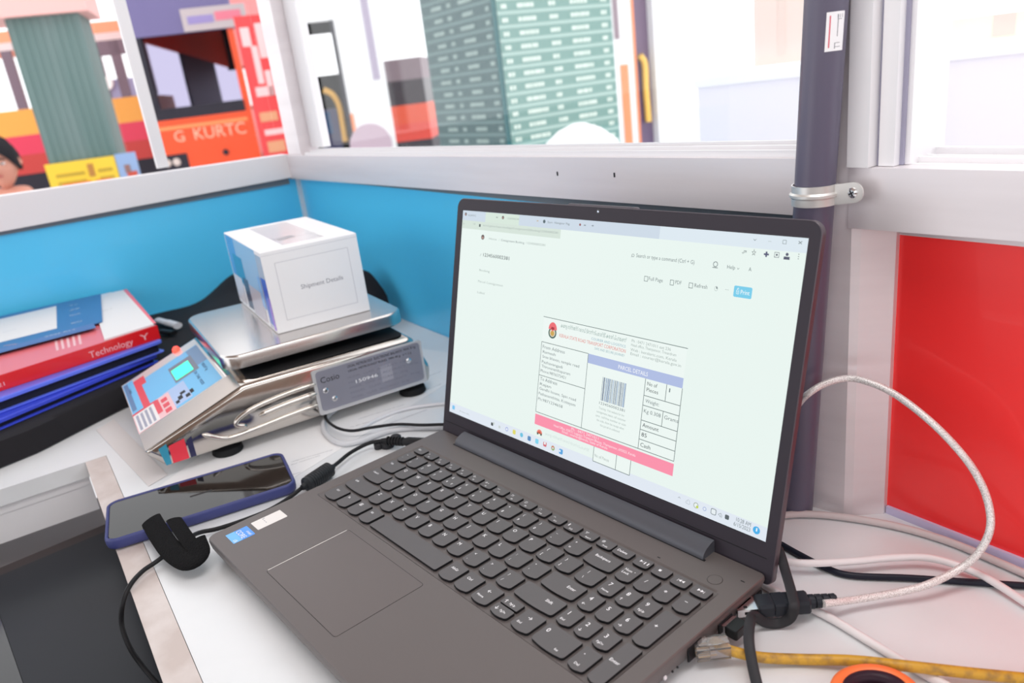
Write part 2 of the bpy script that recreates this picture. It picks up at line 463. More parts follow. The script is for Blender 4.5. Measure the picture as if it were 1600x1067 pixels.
# ---- dark flat panel lying below the gap of the counter
zb = -70.0
pan = thing('flat_monitor', 'dark glossy flat screen lying in the gap below the counter', 'screen', (-300, -200, zb - 24))
m = MB()
m.box(-170, -330, 0, 330, 185, 22, BLACK); m.build('back_shell', pan)
m = MB(); m.box(-150, 55, 22, 322, 178, 24, mat('dark_screen_glass', (0.012, 0.014, 0.020), 0.3, spec=0.14)); m.build('screen', pan)
m = MB(); m.box(-168, -328, 22, 328, 54.5, 23.5, BLACKG); m.box(-168, 54.5, 22, -150.5, 183, 23.5, mat('brown_edge_band', (0.030, 0.018, 0.018), 0.3)); m.build('bezel', pan)  # brown band along the left edge of the screen
m = MB(); m.box(-600, -740, -115, 200, 60, -94.5, mat('shelf_board', (0.25, 0.22, 0.22), 0.6)); o = m.build_at('lower_shelf', (-200, -300, -115)); tag(o, 'shelf board under the counter gap holding the dark screen', 'shelf')

# ================================================================ pipe with its clamp
pipe = thing('drain_pipe', 'dark grey plastic pipe standing in front of the aluminium post', 'pipe', (120, 340, 0))
PP = VPlane((60, 349), (200, 335))
def ppt(px, py):
    s, z = PP.hit(px, py); return PP.o + PP.d * s + np.array([0, 0, z])
pb_, pt_ = ppt(1243, 780), ppt(1290, 20)
dirp = (pt_ - pb_) / (pt_ - pb_)[2]
b0 = pb_ - dirp * pb_[2]; b1 = b0 + dirp * TOPZ
PR = 12.6
m = MB(); m.tube(relative([b0, (b0 + b1) / 2, b1], (120, 340, 0)), PR, mat('dark_pvc', (0.110, 0.098, 0.150), 0.35), 40); m.build('pipe_body', pipe)
CLAMPM = mat('zinc_clamp', (0.75, 0.74, 0.72), 0.35, 0.7)
m = MB(); zc = ppt(1275, 303)[2]; cc = b0 + dirp * zc - np.array([120, 340, 0])
wd = PP.d
def arcpts(rr, z, a0=-200, a1=20, n=24):
    out = []
    for i in range(n + 1):
        a = math.radians(a0 + (a1 - a0) * i / n)
        out.append(cc + np.array([wd[0] * math.cos(a) * rr - PP.n[0] * -math.sin(a) * rr, wd[1] * math.cos(a) * rr + PP.n[1] * math.sin(a) * rr, z]))
    return out
loops = []
for zz, rr_ in ((-6.5, PR + 0.8), (-6.5, PR + 1.7), (-2, PR + 1.7), (-0.8, PR + 3.0), (0.8, PR + 3.0), (2, PR + 1.7), (6.5, PR + 1.7), (6.5, PR + 0.8)):
    loops.append(arcpts(rr_, zz))
n_ = len(loops); q = len(loops[0]); vs = [tuple(p) for L in loops for p in L]
fs = [((i) * q + j, i * q + j + 1, ((i + 1) % n_) * q + j + 1, ((i + 1) % n_) * q + j) for i in range(n_) for j in range(q - 1)]
m.add(vs, fs, CLAMPM)
# the ear with the screw
ec = ppt(1327, 303) + PP.n * 4 - np.array([120, 340, 0]); bx = cc + wd * (PR + 1.2)
ear = []
for i in range(17):
    a = -PI / 2 + PI * i / 16; ear.append((ec + wd * 6.5 * math.cos(a) + np.array([0, 0, 6.5 * math.sin(a)])))
e2 = [bx + np.array([0, 0, 6.5]), bx + np.array([0, 0, -6.5])]
f1 = ear + e2; f2 = [p + PP.n * 1.4 for p in f1]
m.add([tuple(p) for p in f1 + f2], [tuple(range(19)), tuple(range(19, 38))[::-1]] + [(i, (i + 1) % 19, 19 + (i + 1) % 19, 19 + i) for i in range(19)], CLAMPM)
cl = m.build('pipe_clamp', pipe, label='zinc saddle clamp')
m = MB(); sc = ec - PP.n * 0.1
m.tube([sc, sc - PP.n * 1.2, sc - PP.n * 2.0], [3.6, 3.3, 2.0], mat('screw_bright', (0.8, 0.8, 0.82), 0.2, 1.0), 20)
for a in (0.5, 0.5 + PI / 2):
    dd = wd * math.cos(a) + np.array([0, 0, math.sin(a)]); c2 = sc - PP.n * 2.1
    pp = np.cross(dd, PP.n)
    m.add([tuple(c2 + dd * 2 + pp * .4), tuple(c2 - dd * 2 + pp * .4), tuple(c2 - dd * 2 - pp * .4), tuple(c2 + dd * 2 - pp * .4)], [(0, 1, 2, 3)], BLACK)
m.build('screw', cl)
# price label stuck on the pipe
m = MB(); LABELW = mat('label_paper', (0.9, 0.9, 0.92), 0.5)
zt_, zb_ = ppt(1308, 18)[2], ppt(1306, 79)[2]
def on_pipe(a, z, r): 
    c = b0 + dirp * z - np.array([120, 340, 0]); return tuple(c + np.array([wd[0] * math.cos(a) * r + PP.n[0] * math.sin(a) * r, wd[1] * math.cos(a) * r + PP.n[1] * math.sin(a) * r, 0]))
a0_, a1_ = math.radians(-92), math.radians(-38); NA = 10
# toward the viewer the pipe's visible side
vw = math.atan2(float((CAM - (b0 + dirp * zt_)) @ PP.n), float((CAM - (b0 + dirp * zt_)) @ wd))
A0, A1 = vw + 0.05, vw + 0.95
def lab(a0, a1, z0, z1, r, mt):
    vs = []; fs = []
    for i in range(NA + 1):
        a = a0 + (a1 - a0) * i / NA; vs += [on_pipe(a, z0, r), on_pipe(a, z1, r)]
    fs = [(2 * i, 2 * i + 2, 2 * i + 3, 2 * i + 1) for i in range(NA)]
    m.add(vs, fs, mt)
lab(A0, A1, zb_, zt_, PR + 0.25, LABELW)
PINK = mat('label_red_line', (0.75, 0.15, 0.2), 0.5)
lab(A0 + 0.14, A0 + 0.20, zb_ + 2, zt_ - 2, PR + 0.3, PINK)
lab(A0 + 0.52, A0 + 0.56, zb_ + 8, zb_ + 20, PR + 0.3, GINK)
for k_, (aa, ab, za, zc_) in enumerate(((0.42, 0.46, .06, .2), (0.42, 0.7, .2, .215), (0.5, 0.74, .8, .815), (0.5, 0.53, .84, .93), (0.62, 0.65, .84, .93), (0.74, 0.77, .84, .93), (0.46, 0.72, .1, .115))):
    lab(A0 + aa, A0 + ab, zb_ + (zt_ - zb_) * za, zb_ + (zt_ - zb_) * zc_, PR + 0.3, GINK)
m.build('price_label', pipe, label='white paper label with a thin red line')

# ================================================================ laptop
LT = thing('laptop', 'dark grey open laptop showing a parcel form on its bright screen', 'laptop', (0, 0, 0))
ZT = 19.9
m = MB()
# base shell: rounded, slightly tapered underneath
lv = [(9, 3.0), (3, 6), (0.8, 12), (0, 17.5), (0.25, 19.3), (0.8, ZT)]
loops = []
for ins, z in lv:
    bkin = {3.0: 16, 6: 10, 12: 3.6, 17.5: 0, 19.3: 0, ZT: 0}[z]
    loops.append([(p[0], p[1], z) for p in rrect(-179.4 + ins, ins, 177.4 - ins, 235.8 - max(ins, bkin), [7, 7, 4, 4], 7)])
m.loft(loops, DARKGREY, True, False)
# deck top with the keyboard well and the touchpad opening
def ring(mb, outer, inner, z, mt):
    n = len(outer); mb.add([(p[0], p[1], z) for p in outer] + [(p[0], p[1], z) for p in inner], [(i, (i + 1) % n, n + (i + 1) % n, n + i) for i in range(n)], mt)
deck_o = rrect(-178.6, 0.8, 176.6, 235.0, [7, 7, 4, 4], 7)
well = rrect(-167.2, 92.0, 165.4, 203.0, 3, 7)
# the deck is one flat sheet whose well is lowered by 0.7 mm
ring(m, deck_o, well, ZT, DARKGREY)
well2 = rrect(-166.0, 93.2, 164.2, 201.8, 2.4, 7)
n = len(well)
m.add([(p[0], p[1], ZT) for p in well] + [(p[0], p[1], ZT - 0.9) for p in well2], [(i, (i + 1) % n, n + (i + 1) % n, n + i) for i in range(n)], DARKGREY)
m.add([(p[0], p[1], ZT - 0.9) for p in well2], [tuple(range(n))], DARKGREY)
# seams of the touchpad
TX0, TX1, TY0, TY1 = -94.0, 11.5, 13.8, 82.6
# microphone hole, hinge slot marks, port openings on the right side
m.box(112.2, 206.2, ZT + 0.01, 114.6, 207.0, ZT + 0.06, BLACK)
m.box(168, 220, ZT + 0.01, 171, 220.8, ZT + 0.06, BLACK)
for (ya, yb, za, zb2) in ((153, 166, 6.5, 16), (183, 197, 6.8, 13.6), (203, 217, 6.8, 13.6), (222, 229, 8, 12)):
    m.box(176.7, ya, za, 177.75, yb, zb2, BLACK)
pj_ = at(1060, 1032, 10)
m.box(177.0, 131, 9, 177.8, 133, 11, LEGEND)
for yy in (138, 142.5): m.box(177.0, yy, 9.5, 177.9, yy + 1.0, 10.5, BLACK)
base_o = m.build('base_shell', LT, smooth=30)
m = MB()
for fx, fy in ((-150, 20), (150, 20), (-150, 205), (150, 205)): 
    q = MB(); q.rr(fx - 15, fy - 4, fx + 15, fy + 4, 3, [(0, 0), (0.5, 3.4)], BLACK); q.build('rubber_foot', LT)
# touchpad
m = MB()
m.rr(TX0, TY0, TX1, TY1, 2.5, [(0, ZT + 0.02), (0, ZT + 0.06)], mat('pad_seam', (0.02, 0.017, 0.018), 0.5), cap0=False)
m.rr(TX0 + 0.35, TY0 + 0.35, TX1 - 0.35, TY1 - 0.35, 2.2, [(0, ZT + 0.06), (0, ZT + 0.10)], mat('touchpad_surface', (0.126, 0.106, 0.103), 0.38, 0.25), cap0=False)
m.add([(TX0 - 0.05, TY0 + 1.5, ZT + 0.12), (TX0 + 0.40, TY0 + 1.5, ZT + 0.12), (TX0 + 0.40, TY1 - 1.5, ZT + 0.12), (TX0 - 0.05, TY1 - 1.5, ZT + 0.12)], [(0, 1, 2, 3)], mat('bright_chamfer', (0.85, 0.80, 0.74), 0.2, 0.6))
m.build('touchpad', LT, smooth=0)
# stickers
X3, Y3 = (1, 0, 0), (0, 1, 0)
def on_deck(px, py): p = at(px, py, ZT); return p[0], p[1]
m = MB()
bl, br2, tr, tl = on_deck(353, 836), on_deck(364, 850.5), on_deck(399, 834), on_deck(386, 822)
sx0 = (bl[0] + tl[0]) / 2; sx1 = (br2[0] + tr[0]) / 2; sy0 = (bl[1] + br2[1]) / 2; sy1 = (tl[1] + tr[1]) / 2
SB = mat('blue_sticker', srgb(70, 150, 245), 0.35); SBW = mat('sticker_white_print', (0.9, 0.92, 0.95), 0.5)
m.rr(sx0, sy0, sx1, sy1, 0.8, [(0, ZT), (0, ZT + 0.12)], SB, cap0=False)
m.quad((sx0, sy0, ZT + .13), (sx1, sy0, ZT + .13), (sx1, sy0 + (sy1 - sy0) * .4, ZT + .13), (sx0, sy0 + (sy1 - sy0) * .4, ZT + .13), mat('blue_sticker_light', srgb(105, 185, 250), 0.35))
wd_ = sx1 - sx0; hh = sy1 - sy0
m.text('CORE', (sx0 + .1 * wd_, sy0 + .42 * hh, ZT + .15), X3, Y3, SBW, size=6.2, width=wd_ * .8)
m.text('intel', (sx0 + .45 * wd_, sy0 + .78 * hh, ZT + .15), X3, Y3, SBW, size=3.6, width=wd_ * .42)
m.text('i5', (sx0 + .72 * wd_, sy0 + .07 * hh, ZT + .15), X3, Y3, SBW, size=4.0, width=wd_ * .22)
m.build('sticker', LT, smooth=0, label='blue processor sticker')
m = MB()
a_, b_, c_, d_ = on_deck(392, 817), on_deck(404, 829.5), on_deck(448.5, 805.5), on_deck(437.5, 797)
tx0 = (a_[0] + d_[0]) / 2; tx1 = (b_[0] + c_[0]) / 2; ty0 = (a_[1] + b_[1]) / 2; ty1 = (c_[1] + d_[1]) / 2
m.rr(tx0, ty0, tx1, ty1, 0.8, [(0, ZT), (0, ZT + 0.12)], mat('white_sticker', (0.82, 0.78, 0.76), 0.4), cap0=False)
hh = ty1 - ty0
m.quad((tx0 + 1.2, ty0 + hh * .40, ZT + .14), (tx0 + 2.4, ty0 + hh * .40, ZT + .14), (tx0 + 2.4, ty0 + hh * .44, ZT + .14), (tx0 + 1.2, ty0 + hh * .44, ZT + .14), GINK)
for k_ in range(3): m.box(tx0 + 1.5 + k_ * 3.2, ty0 + hh * .36, ZT + .13, tx0 + 3.6 + k_ * 3.2, ty0 + hh * .38, ZT + .14, GINK)
m.build('sticker', LT, smooth=0, label='white information sticker')

# ---- keys
def key(x0, x1, y0, y1, labels=(), r=2.4, bulge=1.0, parent=LT, shape=None, small=False):
    """labels: (text, fx, fy, size) with fx, fy the text's place on the cap"""
    zb, zt = ZT - 0.85, ZT + 1.0
    def outline(ins):
        if shape: 
            cx = (x0 + x1) / 2; cy = (y0 + y1) / 2
            return [(p[0] + (cx - p[0]) * ins / 9, p[1] + (cy - p[1]) * ins / 9) for p in shape]
        pts = rrect(x0 + ins, y0 + ins, x1 - ins, y1 - ins, [r, r, 1.1, 1.1], 4)
        out = []
        nb = 5
        # bottom edge runs from point 4 to point 5 (bl arc end to br arc start): add the curve
        for i, p in enumerate(pts):
            out.append(p)
            if i == 4 and bulge:
                q = pts[5]
                for k in range(1, nb):
                    t = k / nb; out.append((p[0] + (q[0] - p[0]) * t, p[1] - bulge * 4 * t * (1 - t)))
        return out
    m = MB()
    L = [[(p[0], p[1], z) for p in outline(i)] for i, z in ((0.0, zb), (0.0, zt - 0.18), (0.10, zt - 0.04), (0.28, zt))]
    m.loft(L[:3], BLACK, False, False); m.loft(L[2:], KEYTOP, False, True)  # black skirt also stands in for the shadow line round each key
    for t, fx, fy, sz in labels:
        m.text(t, (x0 + fx * (x1 - x0), y0 + fy * (y1 - y0), zt + 0.04), X3, Y3, LEGEND, size=sz, res=2, bold=0.012)
    return m.build('key', parent, smooth=30)
P_ = 18.53
W1 = 15.4
def row(y0, y1, keys):
    for x0, x1, lab in keys: key(x0, x1, y0, y1, lab)
L1 = lambda t, s=4.3: [(t, 0.16, 0.60, s)]
# function row
fl = [('Esc', '')] + [(g, 'F%d' % (i + 1)) for i, g in enumerate(['×', '−)', '+)', 'X', '☼-', '☼+', '▭', '✈', '☺', '✆', '⌒', '▮'])] + [('✂', 'Insert'), ('⚙', 'PrtSc'), ('Delete', '')]
for i, (a, b) in enumerate(fl):
    x1 = -149.5 + i * 16.62; x0 = x1 - (13.9 if i < 15 else 15.3)
    if i == 15: x0, x1 = 84.5, 99.8
    lab = [(a, 0.14, 0.42, 2.6)]
    if b: lab = [(a, 0.16, 0.52, 2.7), (b, 0.42, 0.12, 2.2)]
    if a == 'Delete': lab = [('Delete', 0.16, 0.42, 3.2)]
    if a == 'Esc': lab = [('Esc', 0.22, 0.45, 3.0)]
    key(x0, x1, 190.3, 199.3, lab, r=2.0, bulge=0.35)
for x0, x1, g in ((103.2, 116.0, '▶/▮▮'), (118.9, 131.7, '■'), (134.5, 147.2, '|◀◀'), (149.9, 162.8, '▶▶|')):
    key(x0, x1, 190.0, 199.3, [(g, 0.3, 0.46, 2.6)], r=2.0, bulge=0.35)
# number row
y0, y1 = 171.7, 187.0
key(-163.4, -151.9, y0, y1, [('~', .25, .62, 3.2), ('`', .25, .2, 3.2)])
for i, (a, b) in enumerate(zip('1234567890-=', ['!', '@', '#', '$', '%', '^', '&', '*', '(', ')', '_', '+'])):
    x1 = -133.4 + i * P_; x0 = x1 - W1
    lb = [(b, .17, .66, 3.3), (a, .17, .2, 3.5)]
    if a == '4': lb.append(('₹', .62, .2, 3.2))
    key(x0, x1, y0, y1, lb)
key(74.0, 99.9, y0, y1, [('Backspace', .2, .55, 3.3)])
key(103.3, 116.3, y0, y1, [('Num', .14, .62, 3.0), ('Lock', .14, .40, 3.0), ('•', .72, .66, 2.6)])
key(119.0, 131.7, y0, y1, [('/', .35, .5, 4)]); key(134.5, 147.0, y0, y1, [('*', .35, .42, 5)]); key(150.2, 162.4, y0, y1, [('−', .35, .5, 4.4)])
# Q row
y0, y1 = 153.6, 169.0
key(-163.2, -142.3, y0, y1, [('Tab', .16, .6, 2.9)])
for i, a in enumerate('QWERTYUIOP'):
    x1 = -124.3 + i * P_; key(x1 - W1, x1, y0, y1, L1(a))
key(-124.3 + 10 * P_ - W1, -124.3 + 10 * P_, y0, y1, [('{', .2, .62, 3.1), ('[', .2, .2, 3.1)])
key(-124.3 + 11 * P_ - W1, -124.3 + 11 * P_, y0, y1, [('}', .2, .62, 3.1), (']', .2, .2, 3.1)])
key(83.6, 100.7, y0, y1, [('|', .3, .62, 3.1), ('\\', .3, .2, 3.1)])
num = {'7': 'Home', '8': '↑', '9': 'PgUp', '4': '←', '5': '', '6': '→', '1': 'End', '2': '↓', '3': 'PgDn'}
def numrow(keys, y0, y1):
    for (x0, x1), a in zip(((104.4, 116.9), (119.6, 132.0), (134.9, 147.5)), keys):
        lb = [(a, .26, .55, 4.8)]
        if num[a]: lb.append((num[a], .2, .16, 2.4 if num[a] not in '↑←→↓' else 3.4))
        key(x0, x1, y0, y1, lb)
numrow('789', y0, y1)
# A row
y0, y1 = 135.1, 150.6
key(-162.6, -136.0, y0, y1, [('CapsLk', .14, .6, 2.7)])
for i, a in enumerate('ASDFGHJKL'):
    x1 = -118.4 + i * P_; key(x1 - W1, x1, y0, y1, L1(a))
key(-118.4 + 9 * P_ - W1, -118.4 + 9 * P_, y0, y1, [(':', .2, .62, 3.4), (';', .2, .2, 3.4)])
key(-118.4 + 10 * P_ - W1, -118.4 + 10 * P_, y0, y1, [('"', .2, .62, 3.4), ("'", .2, .2, 3.4)])
key(70.6, 100.9, y0, y1, [('Enter', .60, .5, 3.4)])
numrow('456', y0, y1)
key(150.6, 162.8, y0 - 1.0, 167.0, [('+', .30, .5, 4.6)])
# Z row
y0, y1 = 116.6, 131.7
key(-162.0, -126.0, y0, y1, [('Shift', .1, .6, 2.8)])
for i, a in enumerate('ZXCVBNM'):
    x1 = -107.3 + i * 18.65; key(x1 - W1, x1, y0, y1, L1(a))
for i, (a, b) in enumerate(((',', '<'), ('.', '>'), ('/', '?'))):
    x1 = -107.3 + (7 + i) * 18.72; key(x1 - W1, x1, y0, y1, [(b, .2, .62, 3.4), (a, .2, .2, 3.4)])
key(64.6, 101.3, y0, y1, [('Shift', .63, .52, 3.4)])
numrow('123', y0, y1)
key(151.6, 163.0, 95.3, y1 - .6, [('Enter', .12, .5, 3.3)])
# bottom row
y0, y1 = 96.2, 112.8
for x0, x1, t in ((-161.4, -143.4, 'Ctrl'), (-140.2, -125.2, 'Fn'), (-121.9, -106.7, '⊞'), (-103.4, -88.2, 'Alt')):
    key(x0, x1, y0, y1, [(t, .2, .62, 2.9 if t != '⊞' else 4.6)])
key(-85.0, 4.6, y0, y1 - 0.2, [], bulge=0.0, r=1.6)
key(8.2, 23.5, y0 - .6, y1, [('AltGr', .2, .58, 3.1)]); key(26.4, 41.8, y0 - .6, y1, [('Ctrl', .2, .58, 3.1)])
key(45.6, 61.7, y0 - .8, y1, [('←', .36, .58, 4.2), ('Home', .16, .24, 2.5)])
key(65.6, 81.8, 105.0, y1, [('↑', .12, .2, 4.2), ('PgUp', .42, .28, 2.4)], r=0.8, bulge=0)
key(65.6, 81.8, y0 - .8, 104.0, [('↓', .12, .34, 4.2), ('PgDn', .42, .4, 2.4)])
key(85.8, 101.9, y0 - .8, y1, [('→', .36, .58, 4.2), ('End', .16, .24, 2.5)])
key(105.4, 132.8, y0 - .8, y1 + .4, [('0', .10, .58, 4.8), ('Ins', .66, .14, 2.5)])
key(136.0, 148.7, y0 - 1, y1 + .4, [('•', .25, .62, 3), ('Del', .3, .15, 2.6)])
# power button, hinge cover
m = MB()
circ = lambda cx, cy, r, n=36: [(cx + r * math.cos(2 * PI * i / n), cy + r * math.sin(2 * PI * i / n)) for i in range(n)]
m.loft([[(p[0], p[1], ZT + .02) for p in circ(155.4, 210.8, 5.0)], [(p[0], p[1], ZT + .06) for p in circ(155.4, 210.8, 4.95)]], MATS['pad_seam'], False)
m.loft([[(p[0], p[1], ZT + .06) for p in circ(155.4, 210.8, 4.7)], [(p[0], p[1], ZT + .22) for p in circ(155.4, 210.8, 4.55)]], DARKGREY, False)
m.build('power_button', LT)
m = MB()
prof = [(222.8, ZT - .3), (222.8, ZT + 0.9), (224.2, ZT + 4.0), (227.5, ZT + 6.4), (232.5, ZT + 8.2), (236.0, ZT + 8.6), (236.0, ZT - .3)]
m.loft([[(x, y, z) for y, z in prof] for x in (-141.2, 137.5)], mat('hinge_plastic', (0.082, 0.084, 0.100), 0.42, 0.25))
m.box(-143.6, 222.0, ZT + 0.01, 139.2, 224.2, ZT + 0.05, BLACK)
m.build('hinge_cover', LT, smooth=40)

# ---- lid
LEAN = 0.26075
HY, HZ = 242.017, 38.747
Tl = Matrix(((1, 0, 0, 0), (0, math.sin(LEAN), -math.cos(LEAN), HY), (0, math.cos(LEAN), math.sin(LEAN), HZ), (0, 0, 0, 1)))
# local lid axes: x = right, y = up the screen, z = out of the screen towards the user
Lx = np.array([1.0, 0, 0]); Ly = np.array([0, math.sin(LEAN), math.cos(LEAN)]); Lz = np.array([0, -math.cos(LEAN), math.sin(LEAN)])
LO = np.array([0, HY, HZ])
def on_lid(px, py, off=0.0):
    r = ray(px, py); t = ((LO + off * Lz - CAM) @ Lz) / (r @ Lz); P = CAM + t * r
    return (P - LO) @ Lx, (P - LO) @ Ly
m = MB(Tl)
m.rr(-180.5, -27.5, 180.5, 204.6, [5, 5, 9, 9], [(3.5, -7.6), (1.0, -6.9), (0, -5.0), (0, -0.6), (0.5, -0.1)], LIDM, cap1=False, n=8)
# raised grip edge above the camera
gx0, gx1 = on_lid(885, 318)[0], on_lid(992, 324)[0]
m.rr(gx0, 198.0, gx1, 206.0, 2.0, [(1.6, -7.6), (0, -6.0), (0, -2.0), (0.5, -1.2)], LIDM)
m.build('lid_shell', LT, smooth=40)
m = MB(Tl)
bo = rrect(-179.9, -26.9, 179.9, 204.0, [4.5, 4.5, 8.5, 8.5], 8); bi = rrect(-172.6, -0.5, 172.6, 194.1, 0.4, 8)
n = len(bo)
m.add([(p[0], p[1], 0.0) for p in bo] + [(p[0], p[1], 0.0) for p in bi] + [(p[0], p[1], -0.7) for p in bi], [(i, (i + 1) % n, n + (i + 1) % n, n + i) for i in range(n)] + [(n + i, n + (i + 1) % n, 2 * n + (i + 1) % n, 2 * n + i) for i in range(n)], BEZEL)
m.loft([[(p[0], p[1], -0.5) for p in rrect(-180.3, -27.3, 180.3, 204.4, [4.8, 4.8, 8.8, 8.8], 8)], [(p[0], p[1], 0.0) for p in bo]], BEZEL, False, False)
m.box(-177, -10.6, 0.0, 175, -10.1, 0.12, BLACK)
m.build('screen_bezel', LT, smooth=30)
m = MB(Tl)
cu, cv = on_lid(934.5, 330.5)
m.loft([[(p[0], p[1], 0.02) for p in circ(cu, cv, 1.9, 24)], [(p[0], p[1], 0.1) for p in circ(cu, cv, 1.8, 24)]], BLACKG, False)
m.loft([[(p[0], p[1], 0.1) for p in circ(cu, cv, 0.9, 16)], [(p[0], p[1], 0.16) for p in circ(cu, cv, 0.7, 16)]], mat('lens_glint', (0.45, 0.47, 0.55), 0.1, 1), False)
m.build('webcam', LT)

# ---- the picture on the display: every mark is a lit shape on the screen plane
m = MB(Tl)
def G(r, g, b, n=None): return glow('screen_%d_%d_%d' % (r, g, b), (r, g, b))
SBG = G(234, 246, 241); SLEFT = G(216, 230, 222); STAB = G(206, 219, 232); STAB2 = G(224, 236, 228); TASK = G(226, 234, 244)
zs = [-0.6]
def R4(u0, v0, u1, v1, mt, lift=0.0): m.add([(u0, v0, -0.6 + lift), (u1, v0, -0.6 + lift), (u1, v1, -0.6 + lift), (u0, v1, -0.6 + lift)], [(0, 1, 2, 3)], mt)
R4(-172.1, 0, 172.1, 193.6, SBG)
R4(-172.1, 184.6, 172.1, 193.6, STAB, 0.03)
R4(60, 184.6, 172.1, 193.6, G(222, 234, 242), 0.035)
R4(-138, 184.6, -92, 193.4, G(216, 232, 220), 0.04)
R4(-172.1, 0, 172.1, 9.5, TASK, 0.03)
R4(-172.1, 177.2, -40, 184.6, G(214, 228, 218), 0.03)
def pt(px, py): return np.array(on_lid(px, py, -0.6))
def line(p, q, mt, wdt=0.5, lift=0.06):
    a, b = pt(*p), pt(*q); d = (b - a) / np.linalg.norm(b - a); nn = np.array([-d[1], d[0]]) * wdt / 2
    c = [a - nn, b - nn, b + nn, a + nn]; m.add([(x, y, -0.6 + lift) for x, y in c], [(0, 1, 2, 3)], mt)
def uline(u0, v0, u1, v1, mt, wdt=0.5, lift=0.06):
    if abs(v1 - v0) < abs(u1 - u0): R4(u0, v0 - wdt / 2, u1, v0 + wdt / 2, mt, lift)
    else: R4(u0 - wdt / 2, v0, u0 + wdt / 2, v1, mt, lift)
def T2(p, q, txt, size, mt, lift=0.08, dv=0.0):
    """text whose baseline runs from pixel p to pixel q (kept level on the screen)"""
    a, b = pt(*p), pt(*q)
    m.text(txt, (a[0], (a[1] + b[1]) / 2 + dv, -0.6 + lift), (1, 0, 0), (0, 1, 0), mt, size=size, width=b[0] - a[0], res=2)
K1 = G(70, 82, 84); K2 = G(120, 132, 134); K3 = G(165, 178, 174); KB = G(48, 58, 66)
# browser tabs and address
ICON = G(70, 66, 74)
for p in ((728, 334.5), (786, 340), (754.5, 370.5)):
    u, v = pt(*p); rr2 = 1.5 if p[0] != 754.5 else 2.3
    m.loft([[(q[0], q[1] * 1.0, -0.6 + .08) for q in circ(u, v, rr2, 14)], [(q[0], q[1], -0.6 + .09) for q in circ(u, v, rr2, 14)]], G(96, 84, 84), False)
    m.loft([[(q[0], q[1], -0.6 + .10) for q in circ(u, v - rr2 * .2, rr2 * .5, 10)], [(q[0], q[1], -0.6 + .11) for q in circ(u, v - rr2 * .2, rr2 * .5, 10)]], G(190, 150, 140), False)
T2((732, 337.5), (744, 338.5), 'KSRTC', 2.3, K2); T2((793, 342.5), (811, 344), '1234560002381', 2.2, K3)
u, v = pt(850.5, 346); m.loft([[(q[0], q[1], -0.52) for q in circ(u, v, 1.5, 14)], [(q[0], q[1], -0.51) for q in circ(u, v, 1.5, 14)]], G(86, 104, 110), False)
T2((855.5, 348.5), (890, 351.5), 'Start : Navigator Pag', 2.4, K2)
T2((775, 341), (778, 341.5), '×', 2.6, K1); T2((838.5, 346.5), (841.5, 347), '×', 2.6, G(190, 150, 60)); T2((912, 353.5), (915.5, 354), '×', 2.6, K1)
u, v = pt(906.5, 351); m.loft([[(q[0], q[1], -0.52) for q in circ(u, v, 1.0, 12)], [(q[0], q[1], -0.51) for q in circ(u, v, 1.0, 12)]], G(150, 90, 90), False)
T2((924, 354.5), (928, 355), '+', 2.8, K1)
T2((723, 350.5), (727, 351), '←', 2.6, K3); T2((739, 351), (743, 351.5), '→', 2.6, K3)
T2((748.5, 353), (751, 353.3), '▮', 2.4, K1)
T2((755, 354), (872, 364.5), 'ksrtclogistics.frappe.cloud/app/Consignment%20Booking/1234560002381', 2.4, K3)
T2((764, 374), (776, 375.5), 'Home', 2.4, K3); T2((783, 376.5), (819, 381), 'Consignment Booking', 2.6, K2); T2((824, 381.5), (852, 384.5), '1234560002381', 2.6, K3)
T2((779.5, 376), (780.5, 376), '/', 2.4, K3); T2((821.5, 381), (822.5, 381), '/', 2.4, K3)
T2((755, 400.5), (795.5, 406.5), '1234560002381', 4.4, KB)
T2((750, 400), (752, 400.3), '/', 3.5, K3)
T2((749, 423.5), (765, 425.5), 'Booking', 2.7, K3); T2((747, 441.5), (786, 447), 'Parcel Consignment', 2.7, K3); T2((746, 458), (757, 459.5), 'Label', 2.7, K3)
# window buttons
T2((1177, 376), (1182, 376.5), '⌄', 4, K2); T2((1200, 379), (1205, 379.5), '–', 3.4, K3); T2((1222.5, 381), (1228.5, 381.5), '□', 3.4, K2); T2((1247, 383), (1253, 383.6), '×', 4.6, K2)
T2((1158.5, 397), (1166, 397.7), '⇗', 4, K2); T2((1174, 398.5), (1181, 399.3), '☆', 4.8, K1)
T2((1193, 401), (1201, 401.8), '✚', 4.6, G(86, 88, 118)); T2((1209.5, 402), (1217, 402.8), '▣', 4.6, G(90, 92, 110))
u, v = pt(1230, 397.5); m.loft([[(q[0], q[1], -0.52) for q in circ(u, v, 1.0, 12)], [(q[0], q[1], -0.51) for q in circ(u, v, 1.0, 12)]], G(86, 90, 110), False)
R4(u - 2.0, v - 3.2, u + 2.0, v - 1.4, G(86, 90, 110), 0.08)
T2((1246.5, 405), (1248, 405), '⋮', 4.6, K1)
